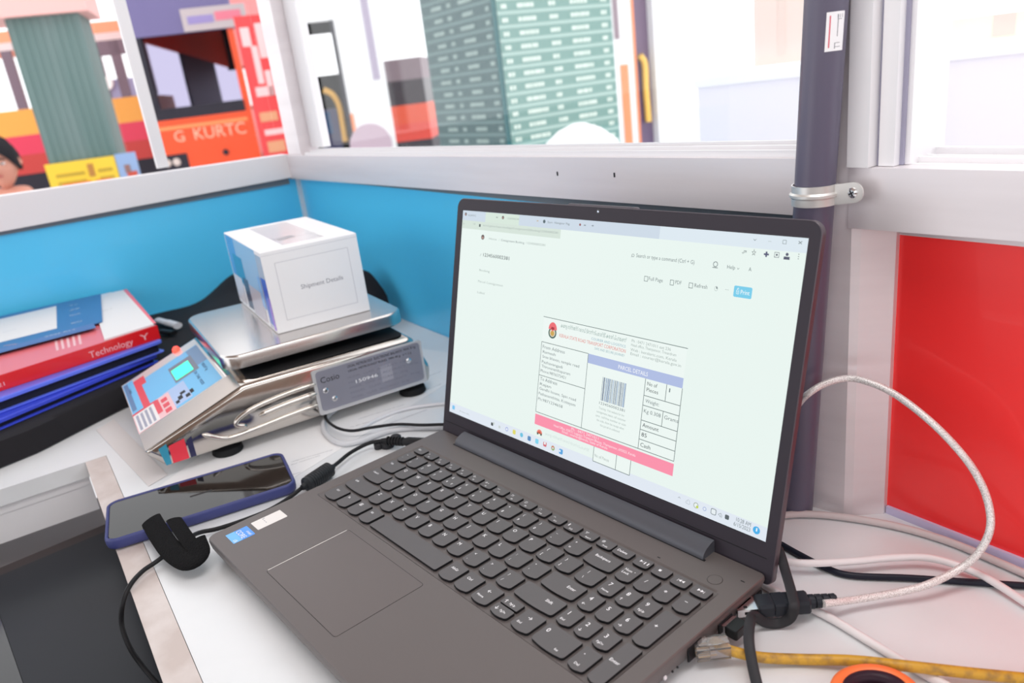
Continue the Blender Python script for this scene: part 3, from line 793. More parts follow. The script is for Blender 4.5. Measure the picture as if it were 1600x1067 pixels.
# search row
T2((986, 402.5), (991, 403), '⌕', 5, K2); T2((994, 402.5), (1085, 412), 'Search or type a command (Ctrl + G)', 3.9, K2)
u0_, v0_ = pt(1118, 413.5)
m.loft([[(q[0], q[1], -0.52) for q in circ(u0_, v0_ + .3, 1.9, 14)], [(q[0], q[1], -0.51) for q in circ(u0_, v0_ + .3, 1.9, 14)]], K2, False)
m.loft([[(q[0], q[1], -0.50) for q in circ(u0_, v0_ + .3, 1.4, 14)], [(q[0], q[1], -0.49) for q in circ(u0_, v0_ + .3, 1.4, 14)]], SBG, False)
R4(u0_ - 2.1, v0_ - 2.2, u0_ + 2.1, v0_ - 1.7, K2, 0.12)
T2((1136, 419.5), (1148.5, 421), 'Help', 3.5, K2); T2((1151.5, 421), (1155, 421.3), '⌄', 3.6, K2); T2((1169.5, 423.5), (1174, 424), 'A', 3.6, K2)
# toolbar
for (x, y) in ((1009.5, 435.5), (1050, 441.5), (1079.5, 446)):
    u, v = pt(x, y); 
    for (a, b, c, d) in ((-1.7, -1.9, 1.7, -1.5), (-1.7, 1.5, 1.7, 1.9), (-1.7, -1.9, -1.3, 1.9), (1.3, -1.9, 1.7, 1.9)): R4(u + a, v + b, u + c, v + d, K2, .08)
T2((1013.5, 438), (1035.5, 441), 'Full Page', 3.8, K2); T2((1055, 443.5), (1064.5, 445), 'PDF', 3.8, K2); T2((1085, 448.5), (1105, 451.5), 'Refresh', 3.8, K2)
T2((1116, 454), (1121, 454.5), '◔', 4.0, K2); T2((1133, 455.5), (1138, 456), '···', 3.8, K2)
CY = G(120, 206, 236)
b0_, b1_ = pt(1145.5, 462.5), pt(1176, 450.5)
pts = rrect(b0_[0], b0_[1] - .3, b1_[0], b1_[1] + 0.3, 1.0, 4)
m.add([(p[0], p[1], -0.53) for p in pts], [tuple(range(len(pts)))], CY)
T2((1150, 459), (1154.5, 459.5), '⎙', 4.2, G(250, 255, 255), 0.1); T2((1157, 459.7), (1171, 461.5), 'Print', 4.2, G(250, 255, 255), 0.1)
# ---- the parcel form
LN = G(110, 124, 124)
pl, pr = pt(849.5, 494.5), pt(1075, 544.3)
vt = (pl[1] + pr[1]) / 2
uline(pl[0], vt, pr[0], vt, LN, .5)
# key table coordinates measured on the screen
uL = pt(846.7, 533.5)[0]; vTop = pt(846.7, 533.5)[1]
uM = pt(918.7, 560)[0]; uR = pt(1068.3, 590.6)[0]; vBarT = (pt(918.7, 552.6)[1] + pt(1068.9, 590.5)[1]) / 2; vBarB = (pt(917.9, 566.9)[1] + pt(1066.9, 606.6)[1]) / 2
vTo = (pt(842, 586)[1] + pt(912, 605.8)[1]) / 2; vBot = (pt(837.4, 643)[1] + pt(1052, 720)[1]) / 2
uQ = pt(1008, 600)[0]
FORM = G(238, 248, 244); R4(uL, vBot, uR, vt - .5, FORM, 0.04)
uline(uL, vTop, uM, vTop, LN); uline(uL, vBot, uL, vTop, LN); uline(uL, vTo, uM, vTo, LN); uline(uM, vBot, uM, vTop, LN); uline(uL, vBot, uR, vBot, LN); uline(uR, vBot, uR, vBarB, LN); uline(uQ, vBot, uQ, vBarB, LN)
R4(uM + .3, vBarB, uR, vBarT, G(176, 190, 228), 0.07)
T2((966, 576), (1012, 588), 'PARCEL DETAILS', 4.4, G(250, 252, 255), 0.1)
vv = [vBarB]
for (p, q) in (((1005.6, 617.2), (1062.8, 634.2)), ((1003.6, 632.5), (1061.3, 650)), ((1000.8, 656), (1059, 674)), ((998.6, 670.2), (1056.5, 689)), ((997, 685.5), (1054.7, 704.5))):
    v = (pt(*p)[1] + pt(*q)[1]) / 2; uline(uQ, v, uR, v, LN); vv.append(v)
ux1 = pt(1041, 610)[0]; uline(ux1, vv[1], ux1, vBarB, LN); ux2 = pt(1035.5, 650)[0]; uline(ux2, vv[3], ux2, vv[2], LN)
def TU(u, v, w_, txt, size, mt): m.text(txt, (u, v, -0.52), (1, 0, 0), (0, 1, 0), mt, size=size, width=w_, res=2)
hq = lambda i: vv[i] - vv[i + 1]
TU(uQ + 2, vv[0] - 4.6, 9.2, 'No of', 4.0, K1); TU(uQ + 2, vv[0] - 9.0, 10.6, 'Pieces', 4.0, K1); TU(ux1 + 2.5, vv[0] - 5.2, 1.0, '1', 4.2, K2)
TU(uQ + 2, vv[1] - 4.9, 12.6, 'Weight:', 4.0, K2); TU(uQ + 1.6, vv[2] - 5.2, 15.6, 'Kg 0.308', 4.0, K2); TU(ux2 + 1.5, vv[2] - 5.2, 12.4, 'Grams', 4.0, K2)
TU(uQ + 1.8, vv[3] - 4.6, 15.0, 'Amount', 4.2, KB); TU(uQ + 1.8, vv[4] - 4.8, 5.0, '85', 4.3, KB); TU(uQ + 1.8, vv[5] - 5.2, 9.4, 'Cash', 4.3, K1)
# header lettering and emblem
GRN = G(60, 96, 88)
eu, ev = pt(863.5, 517); 
m.loft([[(q[0], q[1], -0.54) for q in circ(eu, ev - 1.6, 4.7, 28)], [(q[0], q[1], -0.53) for q in circ(eu, ev - 1.6, 4.7, 28)]], GRN, False)
m.loft([[(q[0], q[1], -0.52) for q in circ(eu, ev - 1.6, 3.4, 24)], [(q[0], q[1], -0.51) for q in circ(eu, ev - 1.6, 3.4, 24)]], G(222, 212, 190), False)
m.loft([[(q[0], q[1] * 1.0, -0.50) for q in circ(eu, ev - 2.0, 2.2, 20)], [(q[0], q[1], -0.49) for q in circ(eu, ev - 2.0, 2.2, 20)]], G(206, 166, 80), False)
fan = [(eu + 4.9 * math.cos(a), ev + 1.2 + 6.0 * math.sin(a)) for a in [PI * i / 14 for i in range(15)]] + [(eu - 1.6, ev + 1.0), (eu, ev - .6), (eu + 1.6, ev + 1.0)]
m.add([(p[0], p[1], -0.48) for p in fan], [tuple(range(len(fan)))], G(238, 110, 116))
m.add([(p[0], p[1], -0.47) for p in [(eu - 1.6, ev + 3.2), (eu + 1.6, ev + 3.2), (eu + 2.0, ev + 1), (eu - 2.0, ev + 1)]], [(3, 2, 1, 0)], G(170, 50, 60))
T2((876, 512), (979, 534), 'കേരള സ്റ്റേറ്റ് റോഡ് ട്രാൻസ്പോർട്ട് കോർപ്പറേഷൻ', 4.4, G(140, 166, 160))
T2((924, 531), (977.5, 543), 'COURIER AND LOGISTICS', 2.8, G(140, 178, 196))
T2((874, 526.5), (977.5, 550), 'KERALA STATE ROAD TRANSPORT CORPORATION', 4.0, G(228, 132, 124), 0.1, -0.3)
T2((929, 546), (976, 557.5), 'SAFE AND SECURE JOURNEY', 2.6, G(140, 176, 186))
for i, (p, q, t) in enumerate((((987, 534), (1048, 548.5), 'Ph : 0471 2471011 ext 236'), ((986, 541), (1056.5, 556.5), 'Head office, Thampanoor, Trivandrum'), ((985, 548), (1057, 565), 'Web : keralartc.com, Kerala'), ((985, 554), (1064, 574), 'Email : courier@kerala.gov.in'))):
    T2(p, q, t, 3.1, K3)
# addresses
FA = [((848, 544), (882.5, 552.5), 'From Address', 4.1, K2), ((848, 551.5), (868, 556), 'Ramesh', 3.4, K2), ((847.5, 559), (905, 574), 'Sree bhavan, temple road', 3.4, K2), ((846.5, 567), (879, 575.5), 'Pazhavangadi', 3.4, K2), ((846, 575), (891, 585), 'Thiruvananthapuram', 3.4, K2), ((844.5, 581), (884, 592), 'Phone:9876573421', 3.4, K2),
      ((844, 594), (870.5, 601.5), 'To Address', 4.1, K2), ((843.5, 602), (861, 606), 'Rajan', 3.4, K2), ((842.5, 610), (900, 625), 'Gandhi house, Spin road', 3.4, K2), ((841.5, 618), (899, 633), 'Pathanamthitta, Kottayam', 3.4, K2), ((840.5, 626), (879, 636), 'Ph:9871234658', 3.4, K2)]
for p, q, t, s_2, mt_ in FA:
    a = pt(*p); b = pt(*q); mid = (a[1] + b[1]) / 2
    m.text(t, (a[0], mid, -0.52), (1, 0, 0), (0, 1, 0), mt_, size=s_2, width=b[0] - a[0], res=2)
# barcode
ba, bb = pt(942, 589.5), pt(979, 633)
bu0, bu1, bv0, bv1 = pt(941, 600)[0], pt(978, 610)[0], pt(960, 632)[1], pt(960, 594)[1]
rnd = random.Random(4); u = bu0
while u < bu1 - .4:
    wq = rnd.choice((.35, .35, .6, .9)); R4(u, bv0, min(u + wq, bu1), bv1, G(84, 104, 136) if rnd.random() < .6 else G(130, 160, 200), .07); u += wq + rnd.choice((.35, .5, .8))
TU(bu0 - 1, bv0 - 3.2, bu1 - bu0 + 2, '1234560002381', 3.0, K2)
mc = (bu0 + bu1) / 2
for i, t in enumerate(('Tracking : Visit website for live', 'consignment status, call customer', 'care : toll free number or scan', 'the code, show the receipt when', 'the parcel is collected')):
    wq = (26, 30, 31, 28, 20)[i]; m.text(t, (mc, bv0 - 7.0 - i * 3.3, -0.52), (1, 0, 0), (0, 1, 0), K3, size=2.6, width=wq, align='c', res=2)
# red band
rT = (pt(836.5, 646)[1] + pt(1053, 724.5)[1]) / 2; rB = (pt(835.5, 662)[1] + pt(1051, 744)[1]) / 2
rl, rrx = pt(836, 654)[0], pt(1052, 734)[0]
R4(rl, rB, rrx, rT, G(252, 146, 172), .07)
hb = rT - rB
for i, (t, wq, cx) in enumerate((('Ph : 0471 2471011', 30, .40), ('Head Office, KSRTC Logistics Transport Bhavan, Thampanoor, 695023, Kerala', 88, .46), ('Email : courier@kerala, State of Kerala', 50, .40))):
    m.text(t, (rl + (rrx - rl) * cx, rT - hb * (.30 + .27 * i), -0.50), (1, 0, 0), (0, 1, 0), G(255, 236, 240), size=2.9, width=wq, align='c', res=2)
# below the band
fu, fv = pt(843, 676)
fan = [(fu + 3.4 * math.cos(a), fv - .8 + 3.6 * math.sin(a)) for a in [PI * i / 12 for i in range(13)]]
m.add([(p[0], p[1], -0.52) for p in fan], [tuple(range(len(fan)))], G(236, 130, 116)); R4(fu - 3, fv - 2.0, fu - 1.2, fv - .2, G(70, 90, 80), .09); R4(fu + 1.2, fv - 2.0, fu + 3, fv - .2, G(70, 90, 80), .09); R4(fu - 1.4, fv - 1.0, fu + 1.4, fv + 1.0, G(200, 90, 60), .1)
T2((851.5, 681), (920.5, 703.5), 'കേരള സ്റ്റേറ്റ് റോഡ് ട്രാൻസ്പോർട്ട്', 3.0, G(206, 218, 216))
v1_, v2_ = pt(927.5, 699)[1], pt(926.5, 714)[1]; u1_, u2_, u3_ = pt(927.5, 706)[0], pt(962.5, 722)[0], pt(985, 728)[0]
R4(u1_, v2_ - 3, u3_, v1_, FORM, .045)
uline(u1_, v2_ - 3, u1_, rB, LN); uline(u2_, v2_ - 3, u2_, rB, LN); uline(u3_, v2_ - 3, u3_, rB, LN); uline(u1_, v2_ - 3, u3_, v2_ - 3, LN)
TU(u1_ + 1.5, v2_ + 1.0, 15, 'No of Pieces', 3.4, K3)
# task bar
def dot(px, py, r, rgb, n=4, lift=.09): 
    u, v = pt(px, py); 
    pp = rrect(u - r, v - r, u + r, v + r, r * .5 if n == 4 else r, 4); m.add([(p[0], p[1], -0.6 + lift) for p in pp], [tuple(range(len(pp)))], G(*rgb))
dot(708.8, 636.5, 2.0, (120, 196, 240))
T2((718, 643), (733, 648), 'Search', 1.8, K3)
dot(769, 662.5, 1.5, (60, 66, 70)); dot(771.5, 661.5, 1.1, (200, 210, 206), 4, .11); dot(780.5, 667, 1.2, (200, 208, 204)); dot(792, 670.5, 2.0, (176, 188, 232), 0); dot(792, 670.5, 1.0, (245, 248, 250), 0, .12)
dot(803.5, 675, 2.0, (226, 220, 110)); dot(815, 679.5, 2.0, (110, 196, 226), 0); dot(827, 685, 2.1, (92, 140, 190)); dot(839, 689.5, 2.1, (130, 214, 240)); dot(851.5, 694, 2.0, (214, 110, 120)); dot(851.5, 692.5, 1.1, (240, 244, 244), 4, .12)
dot(864, 700, 2.1, (150, 180, 110), 0); dot(864, 699, 1.4, (214, 120, 100), 0, .11); dot(864, 700, 0.8, (230, 236, 250), 0, .13); dot(876.5, 705.5, 2.2, (90, 166, 226)); dot(875, 704.5, 0.9, (226, 240, 250), 4, .12)
T2((1059, 780.5), (1063, 782), '⌃', 3.5, K2); T2((1071, 786), (1078, 788), '☁', 4.2, K2)
dot(1087.5, 789.5, 2.1, (170, 180, 170), 0); dot(1087.5, 789.5, 1.5, (236, 244, 242), 0, .11); dot(1089.5, 792, 1.0, (196, 214, 90), 0, .12)
dot(1101, 795, 1.5, (176, 190, 226), 0); dot(1101, 795, 0.9, (232, 240, 246), 0, .11); dot(1115, 799.5, 2.2, (130, 140, 146)); dot(1115, 799.5, 1.7, (232, 240, 244), 4, .11)
T2((1121.5, 806), (1128, 808), '◁)', 3.4, K2); dot(1136, 808, 1.6, (90, 100, 104))
T2((1150, 815), (1173, 822), '10:28 AM', 4.0, K2); T2((1146, 821.5), (1172, 830), '6/15/2023', 4.0, K2)
dot(1182, 828.5, 2.6, (70, 176, 236), 0); T2((1181, 830), (1183, 830.5), '1', 3.4, G(240, 250, 255), .12)
m.build('display', LT, smooth=0, label='bright display with the parcel form')

# ================================================================ weighing scale
SA = math.atan2(0.987, 0.16)
SO = np.array([-357.0, 36.0, 0.0])
su, sv = np.array([0.16, 0.987, 0]), np.array([-0.987, 0.16, 0])
scale = thing('weighing_scale', 'polished steel electronic weighing scale with a lit green display', 'scale', tuple(SO + np.array([0, 0, 0.45])), SA)
def sbuild(m, name, **k): return m.build(name, scale, **k)
DB = 246.0
def prof(ins):
    """body outline in (along, height), inset"""
    p = [(-12, 12), (281, 12), (284, 30), (267, 71), (76, 72), (-29, 33)]
    cx, cz = 130, 40
    return [(a + (cx - a) * ins / 120, z + (cz - z) * ins / 30) for a, z in p]
def round_poly(p, r, n=5):
    out = []
    N = len(p)
    for i in range(N):
        a, b, c = np.array(p[i - 1]), np.array(p[i]), np.array(p[(i + 1) % N])
        u = (a - b) / np.linalg.norm(a - b); v = (c - b) / np.linalg.norm(c - b)
        q = min(r, np.linalg.norm(a - b) * .4, np.linalg.norm(c - b) * .4)
        for k in range(n + 1):
            t = k / n; A = b + u * q; Cc = b + v * q
            out.append(tuple((1 - t) ** 2 * A + 2 * t * (1 - t) * b + t * t * Cc))
    return out
m = MB()
L = []
for b, ins in ((0, 4.0), (1.2, 1.6), (4, 0.0), (DB - 4, 0.0), (DB - 1.2, 1.6), (DB, 4.0)):
    L.append([(a, b, z) for a, z in round_poly(prof(ins), 5)])
m.loft(L, CHROME)
# pressed swoosh ribs on the long side
def rib(pts, r, dep):
    P = smooth_path([(a, -0.2, z) for a, z in pts], 6)
    m.tube(P, [r * (0.35 if i in (0, len(P) - 1) else 1) for i in range(len(P))], CHROME, 14, flat=1.0)
for pts, r in ((((152, 51), (120, 50), (86, 46), (66, 40), (60, 33), (70, 28)), 2.6), (((150, 40), (112, 38), (84, 35)), 3.4), (((150, 27), (110, 25), (74, 22), (48, 22), (26, 34)), 2.6)):
    rib(pts, r, 1)
body = sbuild(m, 'body', smooth=50)
m = MB(); m.rr(84, 10, 262, DB - 10, 10, [(0, 72.0), (0, 73.2)], mat('black_recess', (0.012, 0.012, 0.013), 0.6)); m.rr(130, 80, 210, 170, 8, [(0, 73.2), (0, 83)], MATS['black_recess'])
sbuild(m, 'platform_mount')
m = MB(); m.rr(66, 24, 274, 254, 22, [(2.2, 81), (0, 82.5), (0, 94.2), (0.7, 96), (2.2, 97)], STEEL, n=10)
tray = sbuild(m, 'weighing_tray', smooth=40)
RUB = mat('black_rubber', (0.012, 0.012, 0.013), 0.75)
for a, b in ((48, 18), (262, 14), (48, DB - 22), (262, DB - 22)):
    m = MB(); m.loft([[(p[0], p[1], z) for p in circ(a, b, r)] for z, r in ((0, 15), (1.5, 16), (7, 15), (9, 9), (13.4, 8))], RUB); sbuild(m, 'foot')
# slanted control panel: sheet frame t up the slope, b across
pA, pB = np.array([-29.0, 0, 33.0]), np.array([76.0, 0, 72.0])
pd = (pB - pA) / np.linalg.norm(pB - pA); pnn = np.array([-pd[2], 0, pd[0]])
def pp(t, b, l=0.35): v = pA + pd * t + pnn * l; return (v[0], b, v[2])
PL = np.linalg.norm(pB - pA)
def pq(m, t0, t1, b0, b1, mt, l=0.35): m.add([pp(t0, b0, l), pp(t1, b0, l), pp(t1, b1, l), pp(t0, b1, l)], [(0, 1, 2, 3)], mt)
CYAN = mat('panel_sky_blue', srgb(112, 196, 246), 0.35); REDP = mat('panel_red', srgb(232, 60, 76), 0.4); SILV = mat('panel_silver', (0.72, 0.72, 0.76), 0.3, 0.4); WHP = mat('panel_white', (0.86, 0.84, 0.84), 0.4)
m = MB()
pq(m, 2, 104, 52, 240, mat('panel_sheet', (0.78, 0.74, 0.72), 0.3, 0.4), 0.25)
pq(m, 2, 110, 3, 52, mat('panel_bare_steel', (0.52, 0.44, 0.39), 0.28, 0.9), 0.2)
pq(m, 20, 101, 54, 214, CYAN, 0.4)
pq(m, 3, 16, 120, 236, CYAN, 0.4)
pq(m, 86, 101, 140, 212, mat('panel_blue_grey', srgb(120, 150, 190), 0.4), 0.45)
pq(m, 16, 24, 110, 226, REDP, 0.5); pq(m, 24, 30, 196, 226, REDP, 0.5)
pq(m, 58, 88, 128, 190, mat('display_window', (0.20, 0.20, 0.26), 0.3), 0.5)
pq(m, 4, 9, 128, 232, mat('panel_navy', srgb(90, 130, 176), 0.4), 0.5)
pq(m, 40, 66, 60, 122, mat('panel_pale_lilac', srgb(176, 200, 240), 0.4), 0.5)
# rating sticker: white with red head and rows
pq(m, 2, 46, 54, 118, mat('sticker_pink', srgb(244, 196, 200), 0.4), 0.6)
pq(m, 3, 27, 56, 116, WHP, 0.7); pq(m, 27, 33, 72, 116, REDP, 0.8); pq(m, 2, 31, 113, 118, REDP, 0.85)
for i in range(4): pq(m, 5 + i * 5.2, 7.8 + i * 5.2, 60, 108, mat('sticker_grey_rows', (0.35, 0.36, 0.46), 0.5), 0.8)
for i in range(3): pq(m, 35, 42, 60 + i * 18, 72 + i * 18, REDP, 0.8)
# keypad print
for (t, b, w_, h_) in ((60, 66, 5, 10), (66, 70, 4, 12), (52, 72, 5, 12), (56, 84, 6, 8), (48, 66, 4, 9)):
    pq(m, t, t + w_, b, b + h_, INK, 0.62)
ux_p = np.array([0, -1.0, 0]); uy_p = pd
m.text('ON  TARE  MODE', pp(80, 126, .6), ux_p, uy_p, mat('panel_navy_text', srgb(30, 60, 110), 0.5), size=5, width=54)
m.text('WEIGHT kg', pp(92, 136, .6), ux_p, uy_p, MATS['panel_navy_text'], size=5, width=30)
m.text('TARE', pp(8, 210, .6), ux_p, uy_p, MATS['panel_navy_text'], size=4, width=20)
cp = sbuild(m, 'control_panel', smooth=0)
m = MB(); 
for i, b in enumerate((178, 166, 154)):
    pass
GL = mat('green_digits', (0.02, 0.3, 0.2), 0.4, emit=(0.02, 1.0, 0.42), es=2.0)
pq(m, 60, 82, 136, 176, GL, 0.7); q = m.build('green_readout', cp, smooth=0, label='lit green readout')
m = MB(); lp = pA + pd * 78 + pnn * 1
m.loft([[(lp[0] + r * math.cos(2 * PI * i / 14), 236 + r * math.sin(2 * PI * i / 14), lp[2] + z) for i in range(14)] for z, r in ((-1, 5), (3, 4.6), (5.5, 2.5))], mat('red_lamp', (0.6, 0.05, 0.03), 0.3, emit=(1, 0.08, 0.05), es=1.6))
sbuild(m, 'indicator_lamp', label='small glowing red lamp')
m = MB()  # teal, red and navy bands up the near corner of the body
for a0_, a1_, c_ in ((-13.0, -8.0, mat('corner_teal', srgb(60, 150, 180), 0.3)), (-6.5, 9, REDP), (10.5, 16, mat('corner_navy', srgb(50, 50, 84), 0.3))):
    m.quad((a0_, -0.35, 14), (a1_, -0.35, 14), (a1_, -0.35, 36), (a0_ + (-3 if a0_ < -7 else 0), -0.35, 33), c_)
sbuild(m, 'corner_bands', smooth=0)
# side rating plate
m = MB(); PLATE = mat('plate_grey_print', (0.30, 0.30, 0.36), 0.35, 0.3); PLE = mat('clear_plate_edge', (0.60, 0.60, 0.62), 0.2, 0.2)
def yr(m, x0, z0, x1, z1, y0, y1, mt, r=4):
    pts = rrect(x0, z0, x1, z1, r, 5); m.loft([[(p[0], y0, p[1]) for p in pts], [(p[0], y1, p[1]) for p in pts]][::1], mt)
yr(m, 146, 14, 276, 66, -2.2, -0.4, PLE, 3)
yr(m, 149.5, 18, 273, 64, -2.5, -2.2, PLATE, 4)
X_, Z_ = (1, 0, 0), (0, 0, 1)
m.text('Cosio', (154, -2.62, 50), X_, Z_, INK, size=9.5, width=21)
m.text('LEGAL METROLOGY  ELECTRONIC BALANCE  MAX 30 kg', (186, -2.62, 58.5), X_, Z_, INK, size=4.2, width=82)
m.text('LEGAL METROLOGY RULES  MIN 40 g   e = 2 g', (186, -2.62, 53.5), X_, Z_, INK, size=3.6, width=76)
for i in range(5): m.text('MODEL   CLASS   ACCURACY   %d kg' % (5 + i * 5), (184, -2.62, 46 - i * 6.0), X_, Z_, mat('plate_faint_print', (0.22, 0.22, 0.27), 0.5), size=3.4, width=70 + (i % 2) * 14)
m.text('150946', (192, -2.64, 38.5), X_, Z_, LABELW, size=5.5, width=26)
m.quad((222, -2.60, 30), (236, -2.60, 30), (236, -2.60, 49), (222, -2.60, 49), mat('plate_patch', (0.36, 0.36, 0.42), 0.4))
plate = sbuild(m, 'rating_plate', smooth=30, label='grey printed rating plate')
for a, z in ((157, 41), (165, 29), (257, 46)):
    m = MB(); m.loft([[(a + r * math.cos(2 * PI * i / 14), y, z + r * math.sin(2 * PI * i / 14)) for i in range(14)] for y, r in ((-2.4, 3.4), (-3.4, 3.2), (-4.2, 1.8))], MATS['screw_bright']); m.build('screw', plate)

# ================================================================ parcel box on the tray
bx = thing('parcel_box', 'small white cardboard box with a printed frame standing on the scale tray', 'box', tuple(SO + su * 135 + sv * 62 + np.array([0, 0, 97.7])), SA - 0.02)
BW, BD, BH = 110.0, 205.0, 93.0
CARD = mat('white_card', (0.88, 0.88, 0.90), 0.45, bump=(20, 0.05, 0.001))
m = MB(); 
L = []
for ins, z in ((0.6, 0), (0, 0.8), (0, BH - 0.8), (0.6, BH)):
    L.append([(p[0], p[1], z) for p in rrect(ins, ins, BW - ins, BD - ins, 0.8, 2)])
m.loft(L, CARD)
fx0, fx1, fz0, fz1 = 13, 97, 13, 79
for a, b, c, d in ((fx0, fz0, fx1, fz0 + .5), (fx0, fz1 - .5, fx1, fz1), (fx0, fz0, fx0 + .5, fz1), (fx1 - .5, fz0, fx1, fz1)):
    m.quad((a, -.12, b), (c, -.12, b), (c, -.12, d), (a, -.12, d), mat('pale_grey_line', (0.55, 0.55, 0.6), 0.5))
m.text('Shipment Details', (36, -.14, 44), X_, Z_, mat('soft_grey_print', (0.28, 0.28, 0.32), 0.5), size=7.2, width=49)
m.box(0.5, -0.25, 88.6, BW - .5, 0, 88.9, MATS['pale_grey_line'])
m.build('carton', bx, smooth=30)
m = MB()
TAPE = mat('clear_tape', (0.80, 0.80, 0.84), 0.12, alpha=0.5)
m.quad((30, 20, BH + .15), (78, 20, BH + .15), (78, 190, BH + .15), (30, 190, BH + .15), TAPE)
m.quad((36, 52, BH + .3), (56, 60, BH + .3), (54, 76, BH + .3), (34, 68, BH + .3), mat('tape_smudge', (0.34, 0.33, 0.36), 0.4))
m.build('tape', bx, smooth=0)
m = MB()
ART = [(2, 30, 4, 88, srgb(190, 196, 210)), (30, 150, 30, 92, srgb(170, 200, 232)), (150, 200, 40, 92, srgb(96, 160, 226)), (2, 26, 6, 62, srgb(70, 96, 210)), (0.6, 10, 4, 40, srgb(150, 96, 220)), (120, 176, 34, 70, srgb(60, 150, 196)), (40, 110, 4, 40, srgb(206, 196, 204)), (150, 200, 4, 40, srgb(230, 226, 232)), (110, 140, 6, 44, srgb(90, 90, 110)), (30, 46, 22, 60, srgb(150, 190, 240))]
for i, (ya, yb, za, zb3, c) in enumerate(ART):
    m.quad((-.1 - i * .03, ya, za), (-.1 - i * .03, yb, za + (4 if i % 2 else -3) * .5), (-.1 - i * .03, yb, zb3), (-.1 - i * .03, ya, zb3), mat('box_art_%d' % i, c, 0.22))
m.build('side_print', bx, smooth=0, label='glossy blue and lilac printed side')
m = MB()
for i, (za, zb3, c) in enumerate(((70, 84, srgb(244, 90, 150)), (40, 66, srgb(50, 60, 190)), (24, 38, srgb(90, 110, 240)))):
    m.quad((BW + .1, 2, za), (BW + .1, 26, za), (BW + .1, 26, zb3), (BW + .1, 2, zb3), mat('box_art_r%d' % i, c, 0.25))
m.build('side_print', bx, smooth=0, label='pink and blue printed side')

# ================================================================ phone
ph = thing('smartphone', 'dark smartphone in a navy blue case lying in front of the scale', 'phone', (-277, 28, 0.6), math.atan2(150, 40))
m = MB(); NAVY = mat('navy_case', (0.045, 0.055, 0.20), 0.5)
m.rr(-81, -39.5, 81, 39.5, 11, [(2.5, 0), (0.6, 1.5), (0, 4), (0, 8.5), (0.6, 10.4), (1.6, 10.9), (2.6, 10.4), (3.0, 9.4)], NAVY, cap1=False, n=10); 
m.build('case', ph, smooth=50)
m = MB(); m.rr(-78, -36.5, 78, 36.5, 8.5, [(0, 9.0), (0, 9.5), (0.5, 9.8)], mat('phone_glass', (0.006, 0.005, 0.005), 0.04, spec=0.35), n=10, cap0=False)
m.build('screen_glass', ph)
m = MB(); m.rr(-10, -1.6, 10, 1.6, 1.5, [(0, 9.8), (0, 9.84)], BLACK, cap0=False, n=4); m.build('speaker_slot', ph)

# ================================================================ laptop charger cable with its core, strap
pc = thing('charger_cable', 'black laptop charger cable running past the phone to the laptop side', 'cable', tuple(at(500, 745)))
pc0 = at(500, 745)
CORD = mat('black_cord', (0.014, 0.014, 0.016), 0.42)
m = MB()
path = pxpath([(598, 688, 9), (575, 693, 8), (548, 707, 7), (528, 723, 7), (514, 734, 7)])
path2 = pxpath([(478, 757, 7), (450, 779, 5), (420, 797, 4), (380, 813, 3.5), (340, 826, 4), (312, 832, 7), (292, 842, 12), (272, 856, 10), (245, 877, 5), (222, 893, 4), (203, 915, 3.0), (192, 942, -4), (190, 975, -20), (202, 1010, -36), (222, 1040, -52), (252, 1075, -66)])
m.tube(relative(path, pc0), 1.9, CORD, 12); m.tube(relative(path2, pc0), 1.9, CORD, 12); m.build('cord', pc)
m = MB(); a_, b_ = at(472, 762, 8), at(521, 729, 8); d_ = b_ - a_
fp = [a_, a_ + d_ * .04, a_ + d_ * .10, a_ + d_ * .14, a_ + d_ * .86, a_ + d_ * .90, a_ + d_ * .96, b_]
m.tube(relative(fp, pc0), [2.6, 3.2, 3.2, 7.2, 7.4, 3.2, 3.2, 2.6], mat('ferrite_black', (0.02, 0.022, 0.026), 0.38), 24)
for k in range(9): 
    c_ = a_ + d_ * (.24 + k * .065); m.tube(relative([c_ - d_ * .008, c_ + d_ * .008], pc0), 7.55, MATS['ferrite_black'], 24)
m.build('ferrite_core', pc)
m = MB(); a_, b_ = at(596, 688, 9), at(672, 684, 9.5); tgt = np.array([-178.8, at(652, 685, 9)[1] + 4, 9.5]); d_ = (tgt - a_)
m.tube(relative([a_, a_ + d_ * .1, a_ + d_ * .45, a_ + d_ * .5, a_ + d_ * .85, a_ + d_ * .88, tgt], pc0), [2.3, 3.4, 4.2, 5.2, 5.4, 3.0, 3.0], BLACK, 18, flat=0.9)
for k in range(6): 
    c_ = a_ + d_ * (.12 + k * .055); m.tube(relative([c_, c_ + d_ * .02], pc0), 4.6, BLACK, 16)
m.build('plug', pc)
m = MB(); a_ = at(604, 700, 4)  # one dark block for the plug's lower body and its shadow
for i, (x, y, r, z1) in enumerate(((592, 700, 4.5, 6), (606, 698, 6.5, 7), (619, 690, 6.0, 7))):
    c_ = at(x, y, 0.3) - a_; m.loft([[(p[0], p[1], z) for p in circ(c_[0], c_[1], r * q_)] for z, q_ in ((-3.6, 1), (z1 - 5, 1), (z1 - 3.6, .7))], mat('dark_grey_plug', (0.03, 0.03, 0.034), 0.5))
o = m.build('plug_shade_block', None, tuple(a_)); tag(o, 'dark block below the charger plug, its lower body and shadow in one', 'clip')
